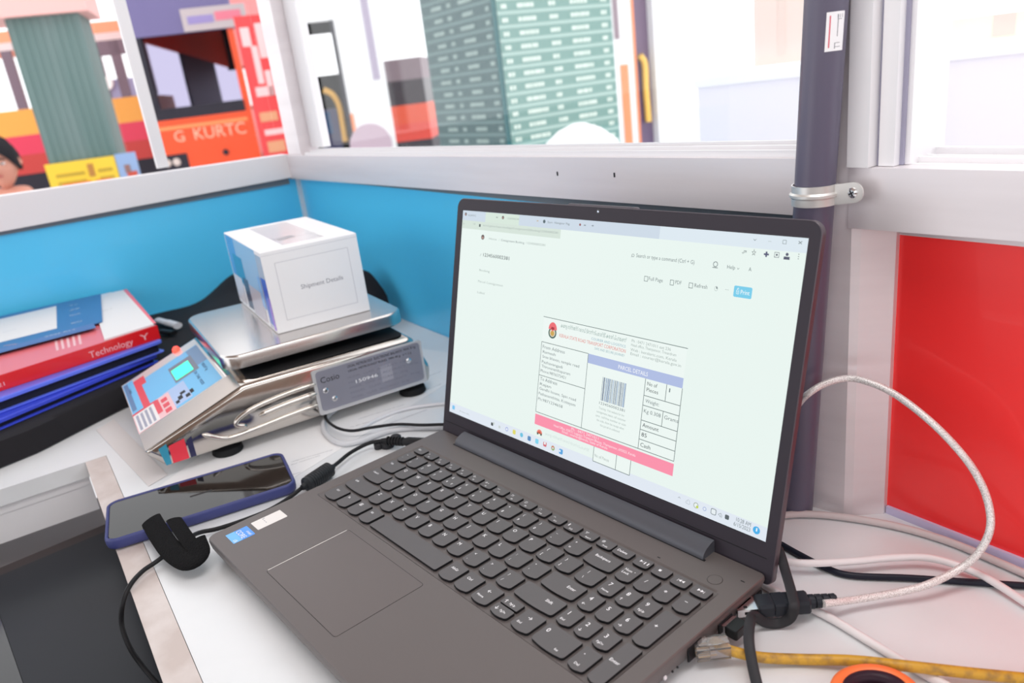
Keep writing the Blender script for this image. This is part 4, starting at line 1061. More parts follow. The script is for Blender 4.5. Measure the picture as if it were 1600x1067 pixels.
# velcro strap: a folded fuzzy band
FUZZ = mat('black_velcro', (0.008, 0.008, 0.009), 0.95, spec=0.05, bump=(900, 1.0, 0.002), sheen=0.03)
vc = at(275, 850, 0); m = MB()
def band(pts, wdt, th, mm, axis=(0, 0, 1)):
    P = smooth_path(pts, 6); m.tube(relative(P, vc), wdt / 2, mm, 16, flat=th / wdt, up=axis)
def bandpx(lst, w_, th, up): band([at(*q) for q in lst], w_, th, FUZZ, up)
bandpx([(236, 812, 13.5), (250, 836, 13), (270, 862, 12), (296, 878, 12), (312, 868, 14), (305, 845, 18)], 17, 4.6, (0.2, -0.3, 1))
bandpx([(272, 812, 15), (288, 836, 15), (305, 858, 14)], 13, 4.2, (0.1, 0.2, 1))
o = m.build('cable_strap', None, tuple(vc)); tag(o, 'black fuzzy hook and loop strap folded over the phone corner', 'strap')

# ================================================================ bag, folders, books on the left
def xr(y):
    if y < 43: return -612 + (43 - y) * 0.50 if y > -60 else -612 + 103 * .5 + (-60 - y) * .2
    if y < 300: return -614
    return -614 + min(1, (y - 300) / 40) * 26
def wallx(y): return (LW.o + LW.d * ((y - LW.o[1]) / LW.d[1]))[0] + 4
rn = random.Random(3); waves = [(rn.uniform(.008, .03), rn.uniform(.008, .03), rn.uniform(0, 6), rn.uniform(2, 5)) for _ in range(10)]
def bag_h(x, y):
    h = 27.5 + 0.0
    rear = max(0, min(1, (y - 195) / 90)); 
    h += rear * (10 + sum(a * math.sin(x * fx + y * fy * .6 + ph_) for fx, fy, ph_, a in waves) * 1.2)
    h += 44 * math.exp(-((x + 640) ** 2 / 2200 + (y - 430) ** 2 / 1600)) * (1 if x < -560 else 1)
    h += 26 * math.exp(-((x + 930) ** 2 / 3500 + (y - 330) ** 2 / 2600)) + 18 * math.exp(-((x + 690) ** 2 / 5000 + (y - 418) ** 2 / 900))
    return h
m = MB(); NX, NY = 46, 84; V = []
for j in range(NY + 1):
    y = -340 + (436 + 340) * j / NY
    for i in range(NX + 1):
        x = wallx(y) + (xr(y) - wallx(y)) * i / NX
        e = min(xr(y) - x, 14) / 14; e2 = min(440 - y, 5) / 5; e = max(0.0, min(e, e2)); e = math.sqrt(max(0, 1 - (1 - e) ** 2))
        V.append((x + 800, y, 0.4 + bag_h(x, y) * (0.03 + 0.97 * e)))
F = [(j * (NX + 1) + i, j * (NX + 1) + i + 1, (j + 1) * (NX + 1) + i + 1, (j + 1) * (NX + 1) + i) for j in range(NY) for i in range(NX)]
m.add(V, F, mat('black_bag_cloth', (0.020, 0.019, 0.022), 0.8, spec=0.1, sheen=0.04, bump=(240, 0.3, 0.001)))
m.T = None
o = m.build('laptop_bag', None, (-800, 0, 0), smooth=60); tag(o, 'flat black cloth bag lying on the counter behind the scale', 'bag')

def stack_frame(fr, fl, br, z):
    A = at(*fr, z); Lp = at(*fl, z); Bp = at(*br, z)
    ex = (Lp - A) / np.linalg.norm(Lp - A); ey = np.array([-ex[1], ex[0], 0]); 
    if ey @ (Bp - A) < 0: ey = -ey
    return A, ex, ey
def slab(name, fr, fl, br, z0, z1, wdt, dep, mt, label, cat, spine=None, cover=None, r=1.5, extra=None, group=None):
    """a book-like slab: its front right corner, front edge direction and far side; origin at that corner"""
    A, ex, ey = stack_frame(fr, fl, br, z1)
    ang = math.atan2(ex[1], ex[0]); sgn = 1 if np.cross(ex, ey)[2] > 0 else -1
    root = thing(name, label, cat, (A[0], A[1], z0), ang, group)
    y0, y1 = (0, dep) if sgn > 0 else (-dep, 0)
    H = z1 - z0
    if spine:
        m = MB(); m.rr(2, y0 + 1.5, wdt - 2, y1 - 2, 0.5, [(0, 1.2), (0, H - 1.2)], mat('page_block', (0.82, 0.80, 0.78), 0.8)); m.build('pages', root)
        m = MB(); m.box(0, y0, 0, wdt, y1, 1.2, cover or mt); m.box(0, y0, H - 1.2, wdt, y1, H, cover or mt)
        ys = 0 if sgn < 0 else 0
        m.box(0, -0.8 if sgn > 0 else -0.0, 0, wdt, 0.6 if sgn < 0 else 0.0, H, spine)
        if extra: extra(m, H, y0, y1, sgn, wdt)
        m.build('cover', root, smooth=0)
    else:
        m = MB(); m.rr(0, y0, wdt, y1, r, [(0.3, 0), (0, 0.3), (0, H - .3), (0.3, H)], mt)
        if extra: extra(m, H, y0, y1, sgn, wdt)
        m.build('body', root)
    return root, A, ex, ey, sgn
BF = mat('blue_folder', srgb(104, 126, 250), 0.32); BFD = mat('blue_folder_dark', srgb(66, 84, 226), 0.35)
def folder(name, fr, fl, br, z0, z1, wdt, dep, mt, label):
    A, ex, ey = stack_frame(fr, fl, br, z1); ang = math.atan2(ex[1], ex[0]); sgn = 1 if np.cross(ex, ey)[2] > 0 else -1
    root = thing(name, label, 'folder', (A[0], A[1], z0), ang, None)
    H = z1 - z0; y0, y1 = (0, dep) if sgn > 0 else (-dep, 0)
    m = MB(); m.rr(0, y0, wdt, y1, [6, 6, 6, 6], [(1.2, 0), (0, 0.6), (0, 2.0), (1.4, 2.3)], mt); m.build('back_cover', root)
    m = MB(); m.rr(0, y0, wdt, y1, [6, 6, 6, 6], [(1.4, H - 5.0), (0, H - 4.4), (0, H - .8), (1.4, H)], mt); m.build('front_cover', root)
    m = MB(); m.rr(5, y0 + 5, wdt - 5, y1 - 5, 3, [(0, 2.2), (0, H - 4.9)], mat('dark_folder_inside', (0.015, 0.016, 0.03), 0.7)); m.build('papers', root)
folder('file_folder', (247, 552), (0, 655), (195, 470), 28.4, 41, 330, 225, BFD, 'dark blue plastic folder, lower of the two on the black bag')
folder('file_folder', (254, 530), (0, 622), (200, 465), 41.4, 59, 330, 230, BF, 'bright blue plastic folder directly under the thick red book')
SPR = mat('red_book_cover', srgb(232, 26, 34), 0.3, coat=0.3)
SPT = mat('spine_pale_lettering', srgb(250, 190, 190), 0.5)
def spine_text(m, H, y0, y1, sgn, wdt):
    n_ = np.array([0, -1.0 if sgn > 0 else 1.0, 0]); xdir = np.array([-1.0, 0, 0]) if sgn < 0 else np.array([1.0, 0, 0])
    yy = -0.86 if sgn > 0 else 0.66
    m.text('Technology', (92, yy, 4), (-1, 0, 0), Z_, SPT, size=12, width=56)
    m.text('Y', (26, yy, 4.5), (-1, 0, 0), Z_, SPT, size=12, width=12)
    m.text('2021', (206, yy, 5), (-1, 0, 0), Z_, SPT, size=7, width=16)
def cover_letters(m, H, y0, y1, sgn, wdt):
    spine_text(m, H, y0, y1, sgn, wdt)
rt, A, ex, ey, sgn = slab('red_book', (245, 508), (0, 586), (192, 448), 59.4, 78, 300, 250, SPR, 'thick red book with pale lettering on its spine', 'book', spine=SPR, cover=mat('red_book_glare', srgb(246, 120, 128), 0.3), extra=cover_letters)  # pinker cover colour holds the glare on the red book's top
# booklet of white pages with a red edge, lying on the red book
def top_sheet(name, quad, z, h, mt, label, cat, extra=None, trim=None):
    m = MB(); P4 = [at(q[0], q[1], z + h) for q in quad]
    for p in P4: p[0] = max(p[0], wallx(p[1]) + 3)
    base = P4[0].copy(); base[2] = z
    root = thing(name, label, cat, tuple(base))
    Q = [(p[0] - base[0], p[1] - base[1]) for p in P4]
    a = sum(Q[i][0] * Q[(i + 1) % 4][1] - Q[(i + 1) % 4][0] * Q[i][1] for i in range(4))
    m.prism(Q if a > 0 else Q[::-1], 0, h, trim or mt, mt); m.build('leaves', root, smooth=0)
    if extra:
        m = MB(); extra(m, base, z + h); m.build('print', root, smooth=0)
    return root
def qd(m, base, z, lst, mt, l=0.1):
    P4 = [at(q[0], q[1], z) - base for q in lst]
    for p in P4: p[0] = max(p[0], wallx(p[1] + base[1]) + 4 - base[0])
    a = sum(P4[i][0] * P4[(i + 1) % 4][1] - P4[(i + 1) % 4][0] * P4[i][1] for i in range(4))
    if a < 0: P4 = P4[::-1]
    m.add([(p[0], p[1], z - base[2] + l) for p in P4], [(0, 1, 2, 3)], mt)
PINKE = mat('pink_page_edge', srgb(250, 120, 134), 0.5)
def tpx(m, base, z, p, q, t, mt, size, l=0.2):
    a, b = at(*p, z) - base, at(*q, z) - base; d = (b - a) / np.linalg.norm(b - a); up = np.cross((0, 0, 1), d)
    a[2] += l; m.text(t, a, d, up, mt, size=size, width=float(np.linalg.norm(b - a)))
top_sheet('booklet', [(240, 506), (163, 530), (120, 452), (188, 449)], 78.3, 2.2, PAPER, 'white booklet with a pink edge lying on the red book', 'booklet',
          lambda m, b, z: (qd(m, b, z, [(240, 506), (244, 505), (192, 449), (186, 450)], PINKE, .15), tpx(m, b, z, (160, 487), (176, 482), 'Vol. 4', GINK, 6)), None)
top_sheet('paper_leaf', [(158, 470), (98, 475), (104, 461), (141, 440)], 80.8, 0.4, mat('leaf_white', (0.84, 0.86, 0.9), 0.6), 'loose white leaf peeking out behind the blue brochure', 'paper')
DBL = mat('brochure_blue', srgb(62, 116, 178), 0.35); DBL2 = mat('brochure_band', srgb(88, 116, 180), 0.35)
def broch(m, b, z):
    qd(m, b, z, [(-40, 545), (89, 513), (88, 478), (-40, 508)], PAPER, .15)
    qd(m, b, z, [(-40, 562), (150, 512), (146, 505), (-40, 556)], DBL2, .12)
    for i, (x0, y0, x1, y1, t) in enumerate(((109, 486, 124, 482, 'XII'), (110, 494, 126, 490, 'PLUS'), (108, 478, 120, 476, 'A Z'), (112, 506, 128, 502, 'EDU'))):
        tpx(m, b, z, (x0, y0), (x1, y1), t, mat('brochure_white_print', (0.8, 0.85, 0.92), 0.5), 9 if i < 2 else 8, .2)
    tpx(m, b, z, (70, 527), (118, 515), '9447 012', MATS['brochure_white_print'], 7, .2)
    tpx(m, b, z, (5, 541), (26, 538), 'new', SPT, 8, .2)
    tpx(m, b, z, (4, 520), (26, 514), 'details', mat('faint_print', (0.6, 0.6, 0.64), .5), 6, .2)
top_sheet('brochure', [(160, 502), (-40, 563), (-40, 498), (146, 453)], 81.4, 0.8, DBL, 'blue brochure with a white block on top of the book stack', 'brochure', broch)
# pale stripes printed on the red cover strip in front of the brochure
m = MB(); bz = 78.0; base = at(110, 545, bz); 
for i in range(5):
    x = 88 + i * 9; qd(m, base, bz, [(x, 548 - i * 2.4), (x + 4, 547 - i * 2.4), (x + 1, 531 - i * 2.4), (x - 3, 532 - i * 2.4)], mat('cover_pale_letters', srgb(255, 205, 208), 0.4), .15)
lt_ = m.build('cover_letters', rt, smooth=0)
lt_.matrix_parent_inverse = Matrix.Identity(4)
inv = rt.matrix_basis.inverted() @ Matrix.Translation(Vector((base * S).tolist()))
lt_.matrix_basis = inv
# little connector on the bag beside the books
cn = thing('cable_adapter', 'small white and black cable adapter lying between books and scale', 'adapter', tuple(at(262, 508, 31)))
m = MB(); b0_ = at(262, 508, 31)
a_, b_ = at(247, 500, 36) - b0_, at(278, 509, 36) - b0_
m.tube([a_, a_ + (b_ - a_) * .5], 6.5, mat('adapter_white', (0.85, 0.85, 0.88), 0.4), 12, flat=.6); m.build('plug', cn)
m = MB(); m.tube([a_ + (b_ - a_) * .5, b_], 7.2, MATS['adapter_white'], 12, flat=.7); m.build('shell', cn)
m = MB(); c_, d_ = at(252, 518, 34) - b0_, at(272, 520, 34) - b0_; m.tube([c_, d_], 6, BLACK, 12, flat=.6); m.build('body', cn)

# ================================================================ cables at the right of the laptop
def cable(name, pts, r, mt, label, base=None, n=10):
    P = pxpath(pts); b = P[len(P) // 2].copy(); b[2] = 0
    m = MB(); m.tube(relative(P, b), r, mt, n); o = m.build(name, None, tuple(b), smooth=60); tag(o, label, 'cable'); return o
WC = mat('white_cable', (0.80, 0.76, 0.77), 0.4); BC = mat('beige_cable', (0.62, 0.54, 0.54), 0.45); GC = mat('grey_cable', (0.62, 0.63, 0.66), 0.4)
cable('beige_cable', [(1150, 815, 3.2), (1215, 806, 3.2), (1260, 803, 3.2), (1320, 808, 3.2), (1400, 822, 3.2), (1480, 845, 3.2), (1560, 878, 3.2), (1650, 918, 3.2)], 2.7, BC, 'thick beige cable lying along the foot of the red wall')
cable('white_cable', [(1190, 872, 8), (1218, 876, 8.5), (1260, 880, 9), (1330, 877, 9), (1400, 871, 9), (1460, 873, 8.5), (1530, 897, 6), (1600, 940, 4), (1660, 985, 3)], 2.6, WC, 'white cable arching over the black one behind the silver lead')
cable('white_cable', [(1160, 885, 3), (1196, 915, 3), (1240, 937, 3), (1300, 967, 3), (1360, 1003, 3), (1430, 1045, 3), (1480, 1072, 3), (1530, 1100, 3)], 2.6, WC, 'white cable passing under the black plug and the yellow lead')
cable('black_cable', [(1200, 838, 2.4), (1218, 849, 2.4), (1250, 867, 2.4), (1290, 887, 2.4), (1330, 899, 2.4), (1420, 903, 2.4), (1510, 909, 2.4), (1600, 915, 2.4), (1680, 920, 2.4)], 2.3, mat('navy_black_cord', (0.014, 0.016, 0.028), 0.35), 'thin black cable crossing the counter right of the laptop')
# network lead with its clear plug
yl = thing('network_cable', 'dirty yellow network cable with a clear plug in the laptop side', 'cable', tuple(at(1300, 1031)))
y0_ = at(1300, 1031)
YEL = mat('yellow_cable', srgb(204, 156, 44), 0.45, noise=(180, srgb(150, 114, 56), 0.44, 0.7))
m = MB(); P = pxpath([(1112, 1001, 10), (1130, 1012, 10), (1150, 1019, 9), (1190, 1027, 6), (1250, 1030, 4), (1330, 1032, 6), (1420, 1041, 9.2), (1520, 1052, 6), (1600, 1060, 3.4), (1680, 1070, 3.4)])
m.tube(relative(P, y0_), 3.1, YEL, 14); m.build('sheath', yl, smooth=60)
CLR = mat('clear_plastic', (0.92, 0.88, 0.88), 0.08, trans=0.92)
a_ = np.array([176.9, 159.5, 11.0]); b_ = at(1130, 1012, 10); d_ = b_ - a_; d_[2] = 0; ln = np.linalg.norm(d_)
ang = math.atan2(d_[1], d_[0]); Tm = Matrix.Translation(Vector((a_ - y0_).tolist())) @ Matrix.Rotation(ang, 4, 'Z')
m = MB(Tm); m.box(0.2, -5.8, -4, 8, 5.8, 4, CLR); m.box(8, -5.8, -4, 20, 5.8, -3, CLR); m.box(8, -5.8, 3, 20, 5.8, 4, CLR); m.box(8, -5.8, -3, 20, -4.9, 3, CLR); m.box(8, 4.9, -3, 20, 5.8, 3, CLR)
m.box(2, -3, 4.2, 15, 3, 5.0, CLR); m.box(15, -2.4, 4.2, 20, 2.4, 4.8, CLR)
m.build('clear_plug', yl, smooth=0, label='clear modular plug')
m = MB(Tm)
for i in range(8): m.box(1.2, -4.0 + i * 1.05, -2.0, 12, -3.4 + i * 1.05, -1.2, mat('wire_%d' % (i % 3), ((0.8, 0.6, 0.35), (0.8, 0.8, 0.75), (0.7, 0.6, 0.5))[i % 3], 0.5))
m.build('wires', yl, smooth=0)
# usb receiver
ur = thing('usb_receiver', 'small black usb receiver plugged into the laptop side', 'usb receiver', (178.0, 191, 0))
m = MB(); m.rr(2.2, -6.2, 10.5, 6.2, 1.6, [(0.4, 6.6), (0, 7.2), (0, 13), (0.4, 13.5)], mat('receiver_black', (0.016, 0.018, 0.02), 0.3)); m.build('body', ur, smooth=30)
m = MB(); m.box(0.0, -6.0, 7.4, 2.3, 6.0, 13.0, mat('usb_metal', (0.8, 0.8, 0.82), 0.2, 1.0)); m.build('metal_shell', ur, smooth=0)
# silver usb lead
us = thing('usb_cable', 'clear silver braided usb cable arching up behind the laptop lid', 'cable', tuple(at(1230, 948)))
u0w = at(1230, 948)
BR = mat('braided_silver', (0.88, 0.86, 0.85), 0.25, 0.2, noise=(1500, (0.52, 0.48, 0.47), 0.45, 0.62), bump=(1200, 0.5, 0.0006)); 
P = pxpath([(1287, 943, 12.5), (1310, 940, 11), (1340, 936, 9), (1400, 926, 9), (1450, 913, 12), (1500, 888, 18), (1530, 862, 28), (1547, 826, 42), (1544, 785, 56), (1526, 742, 72), (1495, 700, 88), (1450, 655, 102), (1400, 617, 112), (1360, 598, 117), (1325, 591, 118), (1290, 599, 116), (1262, 616, 110), (1245, 636, 96), (1230, 668, 80), (1222, 720, 50)], 10)
m = MB(); m.tube(relative(P, u0w), 2.35, BR, 14); m.build('braided_lead', us, smooth=60)
USBK = mat('usb_black', (0.022, 0.026, 0.034), 0.38)
pa, pb2 = at(1181, 947, 11), at(1263, 937, 12.5); dd = pb2 - pa; ln = np.linalg.norm(dd[:2]); ang = math.atan2(dd[1], dd[0])
Tm = Matrix.Translation(Vector((pa - u0w).tolist())) @ Matrix.Rotation(ang, 4, 'Z')
m = MB(Tm)
def bev(x0, x1, hw, hz, c=1.6, z=0):
    q = [(-hw + c, -hz), (hw - c, -hz), (hw, -hz + c), (hw, hz - c), (hw - c, hz), (-hw + c, hz), (-hw, hz - c), (-hw, -hz + c)]
    q2 = [(a * .86, b * .86) for a, b in q]
    m.loft([[(x, a, b + z) for a, b in k_] for x, k_ in ((x0, q2), (x0 + 1.2, q), (x1 - 1.2, q), (x1, q2))], USBK)
bev(0, ln * .33, 7.0, 4.6); bev(ln * .30, ln * .54, 6.4, 4.2)
bev(ln * .50, ln, 7.0, 4.6)
for k in range(6): bev(ln * (.32 + k * .033), ln * (.32 + k * .033) + 1.4, 6.8, 4.6, 1.0)
m.build('plug_housing', us, smooth=30)
m = MB(Tm); 
for k in range(4): 
    x = ln + 0.5 + k * 4.3; m.tube([(x - .5, 0, 0), (x + 2.7, 0, 0)], 4.5 - k * .2, USBK, 16)
m.tube([(ln - 1, 0, 0), (ln + 17, 0, 0)], 3.0, USBK, 14); m.build('strain_relief', us, smooth=40)
m = MB(Tm); xb = -((pa[0] - 178.0) / math.cos(ang)) if True else -16
m.box(-12.5, -6, -2.6, 0.3, 6, 2.6, MATS['usb_metal']); m.box(-8.4, 2.2, 2.6, -6.2, 4.2, 2.66, BLACK); m.box(-8.4, -4.2, 2.6, -6.2, -2.2, 2.66, BLACK); m.box(-8.4, -6.05, -1.0, -5.8, -6.0, 1.1, BLACK); m.build('metal_plug', us, smooth=0)
# flat black strap looping round the plug
fb_ = mat('flat_black_strap', (0.030, 0.030, 0.034), 0.5)
P = pxpath([(1205, 845, 30), (1217, 860, 27), (1228, 895, 22), (1238, 930, 19), (1241, 948, 17), (1234, 966, 8), (1215, 974, 3.5), (1195, 972, 6), (1178, 962, 14), (1172, 972, 18), (1170, 1000, 16), (1175, 1035, 10), (1184, 1075, 5)], 8)
b = at(1205, 975); m = MB(); m.tube(relative(P, b), 3.1, fb_, 12, flat=.28, up=(0.42, -0.63, 0.63), fixed=True); o = m.build('flat_strap', None, tuple(b), smooth=60); tag(o, 'flat black strap looping round the silver usb plug', 'strap')
# left of the laptop
cable('grey_cable', [(528, 636, 6), (508, 655, 5), (508, 675, 3), (530, 692, 3), (560, 690, 3), (610, 673, 3), (660, 668, 3), (720, 668, 3)], 3.0, GC, 'grey cable curling out from under the scale', n=12)
cable('thin_cable', [(508, 640, 9), (510, 655, 9.4), (526, 668, 9), (550, 673, 9), (580, 668, 9), (620, 663, 9), (660, 664, 9), (700, 663, 9), (745, 664, 6)], 1.6, CORD, 'thin black lead from under the scale to behind the lid')
cable('white_cable', [(560, 672, 2.2), (590, 655, 2.2), (630, 640, 2.2), (670, 633, 2.2), (720, 628, 2.2)], 2.0, mat('soft_white_cable', (0.72, 0.72, 0.75), .4), 'soft white cable left of the laptop lid, nearest the scale foot')
# scissors handle at the lower edge
sb_ = at(1372, 1085, 0); m = MB(); OR = mat('orange_handle', srgb(252, 120, 60), 0.4)
ring_ = [at(1372, 1090, 10) - sb_ + np.array([24 * math.cos(a), 17 * math.sin(a), 0]) for a in [2 * PI * i / 40 for i in range(40)]]
root = thing('scissors', 'orange and black scissors handle at the counter edge below the yellow cable', 'scissors', tuple(sb_))
cc_ = at(1368, 1085, 10) - sb_
def ell(r1, r2, n=44, rot=0.9): return [cc_ + np.array([r1 * math.cos(a) * math.cos(rot) - r2 * math.sin(a) * math.sin(rot), r1 * math.cos(a) * math.sin(rot) + r2 * math.sin(a) * math.cos(rot), 0]) for a in [2 * PI * i / n for i in range(n)]]
m.tube(ell(19, 16), 4.2, OR, 12, closed=True); m.build('handle_loop', root, smooth=60, label='orange handle loop')
m = MB(); m.tube(ell(15, 12), 4.0, mat('plum_black_grip', (0.03, 0.012, 0.022), 0.4), 12, closed=True)
m.loft([[tuple(p + np.array([0, 0, z])) for p in ell(13, 10)] for z in (-4, -1)], MATS['plum_black_grip']); m.build('inner_grip', root, smooth=60)

# ================================================================ outside the booth
GZ = -900.0
RX = np.array([ROT[0][0], ROT[0][1], 0.0]); RX /= np.linalg.norm(RX)
FW = np.array([ROT[2][0], ROT[2][1], 0.0]); FW /= np.linalg.norm(FW)
mb = MB(); mb.box(-40000, 900, GZ - 20, 30000, 60000, GZ, mat('station_concrete', (0.72, 0.70, 0.70), 0.8, noise=(0.6, (0.62, 0.60, 0.60), 0.4, 0.7)))
mb.box(-40000, -6000, GZ - 20, -1400, 900, GZ, MATS['station_concrete'])
o = struct(mb.build('floor'))

class Site:
    """an upright thing outside: frame with x along its front, y away from the booth, z up from the ground"""
    def __init__(self, a, b, name, label, cat, group=None):
        self.p = VPlane(a, b); self.t = thing(name, label, cat, (a[0], a[1], GZ), self.p.ang(), group)
    def h(self, px, py, off=0.0):
        s, z = self.p.hit(px, py, off); return s, z - GZ
    def rect(self, m, q, mt, off=0.0, th=None, back=None):
        """board whose lower left and upper right (or four) corners are given in the frame (s0, z0, s1, z1)"""
        s0, z0, s1, z1 = q; m.box(s0, off - (th or 6), z0, s1, off, z1, mt)
# ---- pillar wrapped in green timetable boards
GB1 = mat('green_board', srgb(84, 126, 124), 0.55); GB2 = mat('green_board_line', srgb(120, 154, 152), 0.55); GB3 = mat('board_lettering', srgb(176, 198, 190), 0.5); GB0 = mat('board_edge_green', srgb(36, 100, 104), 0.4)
C3 = far(783, 120, 3000); TH = math.radians(33); WD = 590.0
Rr = C3 + WD * (math.cos(TH) * RX + math.sin(TH) * FW); Ll = C3 + WD * 1.0 * (-math.sin(TH) * RX + math.cos(TH) * FW)
tp = thing('timetable_pillar', 'square pillar wrapped in green timetable boards with rows of pale lettering', 'pillar', (C3[0], C3[1], GZ), VPlane(C3, Rr).ang())
m = MB(); m.box(4, 4, 0, WD, WD, 3600, mat('pillar_core', (0.16, 0.3, 0.3), 0.6)); m.box(-3, -3, 0, 10, 10, 3600, GB0); m.build('column', tp, smooth=0)
rn = random.Random(11)
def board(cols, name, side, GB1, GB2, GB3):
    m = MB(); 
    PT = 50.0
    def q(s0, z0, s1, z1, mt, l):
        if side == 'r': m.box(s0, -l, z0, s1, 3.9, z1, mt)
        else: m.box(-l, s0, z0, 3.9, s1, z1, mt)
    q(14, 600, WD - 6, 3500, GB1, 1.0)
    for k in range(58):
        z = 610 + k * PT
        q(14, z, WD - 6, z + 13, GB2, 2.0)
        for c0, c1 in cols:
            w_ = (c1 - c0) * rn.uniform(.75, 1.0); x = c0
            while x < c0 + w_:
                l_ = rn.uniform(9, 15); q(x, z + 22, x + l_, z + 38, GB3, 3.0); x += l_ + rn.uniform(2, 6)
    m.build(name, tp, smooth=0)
board(((34, 60), (110, 210), (262, 300), (370, 470), (530, 560)), 'timetable_board', 'r', mat('hazed_green_board', srgb(120, 158, 150), .55), mat('hazed_board_line', srgb(168, 196, 188), .55), mat('hazed_board_lettering', srgb(222, 236, 226), .5))  # glare on this face is put into paler board colours
board(((30, 60), (150, 250), (320, 350), (400, 480)), 'timetable_board', 'l', mat('shaded_green_board', srgb(66, 96, 98), .55), mat('shaded_board_line', srgb(100, 128, 128), .55), mat('shaded_board_lettering', srgb(150, 172, 168), .5))  # same board on the shaded face, painted in darker colours
# ---- corrugated green pillar at the left with a yellow notice
a, b = far(40, 138, 4200), far(152, 128, 4300)
st_ = Site(a, b, 'corrugated_pillar', 'grey-green corrugated pillar behind the left window with a yellow notice at its foot', 'pillar')
W_ = st_.p.len
CG = mat('corrugated_green', srgb(116, 136, 134), 0.6, noise=(1.2, srgb(92, 120, 116), 0.35, 0.7), stretch=(6, 6, 0.5))
m = MB(); N_ = 60; pts = []
for i in range(N_ + 1): pts.append((W_ * i / N_, 4 * math.sin(i * PI * 2 * 9 / N_)))
pts += [(W_, W_), (0, W_)]
ztop = st_.h(70, 24)[1]; m.prism(pts, 0, ztop, CG); m.build('corrugated_sheet', st_.t, smooth=40)
m = MB(); m.box(-160, -60, ztop, W_ + 60, W_ + 40, ztop + 500, mat('pink_beam', srgb(250, 190, 184), 0.6)); m.build('pink_beam', st_.t)
zn = st_.h(125, 250)[1]; zn0 = zn - 230
m = MB(); YN = mat('yellow_notice', srgb(246, 206, 60), 0.5)
m.box(-22, -24, zn0, W_ - 20, -12, zn, YN)
m.box(190, -26, zn0 + 132, 222, -24, zn - 26, mat('notice_emblem', srgb(190, 130, 60), 0.5))
for i in range(2):
    m.box(20, -26, zn - 80 - i * 44, 170, -24, zn - 62 - i * 44, mat('notice_olive_text', srgb(196, 160, 50), 0.5)); m.box(240, -26, zn - 80 - i * 44, W_ - 44, -24, zn - 62 - i * 44, MATS['notice_olive_text'])
m.box(40, -27, zn - 150, 190, -24, zn - 118, mat('notice_orange_text', srgb(244, 130, 50), 0.5)); m.box(215, -27, zn - 150, W_ - 60, -24, zn - 118, MATS['notice_orange_text'])
m.build('yellow_notice', st_.t, smooth=0)
m = MB(); m.box(W_ - 16, -24, zn0 + 20, W_ + 95, -14, zn + 6, mat('poster_blue', srgb(150, 176, 216), 0.5)); m.box(W_ + 26, -27, zn0 + 30, W_ + 80, -24, zn - 100, mat('poster_red', srgb(206, 80, 60), 0.5)); m.box(W_ + 20, -28, zn - 104, W_ + 50, -24, zn - 60, mat('poster_skin', srgb(150, 110, 104), 0.5)); m.build('picture_poster', st_.t, smooth=0)

# ---- orange city bus seen through the left window
ORB = mat('bus_orange', srgb(240, 82, 34), 0.45); DKG = mat('bus_dark_glass', (0.05, 0.045, 0.09), 0.35); CRM = mat('bus_crimson', srgb(222, 52, 84), 0.4); YOR = mat('bus_amber', srgb(240, 166, 70), 0.45); BLK = mat('bus_black_trim', (0.03, 0.028, 0.04), 0.5); WHB = mat('bus_white', (0.92, 0.92, 0.92), 0.4)
a, b = far(236, 190, 9000), far(392, 172, 9200)
bs = Site(a, b, 'orange_bus', 'orange bus front with lettering and a route board, seen through the left window', 'bus')
W_ = bs.p.len
z = lambda px, py, off=0: bs.h(px, py, off)[1]
zwb, zstrip, zwt, zr = z(310, 182), z(310, 168), z(320, 48), z(320, -110)
LEN = 9000.0
m = MB()
m.box(0, 0, 250, W_, 120, zwb, ORB)                                      # nose
m.box(-20, 10, zwt, W_ + 20, 140, zr, mat('bus_purple_grey', srgb(112, 104, 150), 0.5))
m.box(0, 20, zwb, 120, 140, zwt, BLK); m.box(W_ - 70, 20, zwb, W_, 140, zwt, ORB)
m.box(0, 120, 250, W_, LEN, 700, BLK); m.box(0, 120, zr - 60, W_, LEN, zr, WHB)
# left flank and right flank with window openings, rear with two openings
m.box(0, 120, 700, 40, LEN, zwb - 250, ORB); m.box(0, 120, zwt, 40, LEN, zr - 60, ORB)
m.box(0, 3000, zwb - 250, 40, 6500, zwt, BLK)
rl = [bs.p.hit(x, 100, LEN)[0] for x in (238, 284, 312, 372, 384)]
m.box(0, LEN - 60, 700, W_, LEN, zwb + 40, BLK); m.box(0, LEN - 60, zwt - 60, W_, LEN, zr, BLK)
m.box(rl[1], LEN - 60, zwb, rl[2], LEN, zwt, BLK); m.box(0, 3000, zwb - 600, W_, 3060, zwb + 60, mat('bus_seat_brown', srgb(170, 130, 120), 0.6))
m.build('body_shell', bs.t, smooth=20)
m = MB(); m.box(W_ - 40, 120, 250, W_, LEN, zwb, mat('bus_side_red', srgb(226, 60, 56), 0.45)); m.box(W_ - 40, 120, zwt - 400, W_, LEN, zr, MATS['bus_side_red'])
m.build('side_panel', bs.t)
m = MB(); m.box(40, 4, zwb, W_ - 60, 14, zstrip + 30, BLK); m.build('wiper_strip', bs.t)
m = MB(); m.box(100, 22, zstrip, W_ - 60, 30, zwt, pane_mat('bus_windshield', (0.62, 0.60, 0.70))); m.build('windscreen', bs.t)
m = MB(); q0, q1 = bs.h(288, 46), bs.h(382, 8); m.box(q0[0], -30, z(330, 46), q1[0], 8, z(330, 10), mat('route_board', srgb(190, 178, 180), 0.5))
zz0, zz1 = z(330, 46), z(330, 10); mid = (q0[0] + q1[0]) / 2
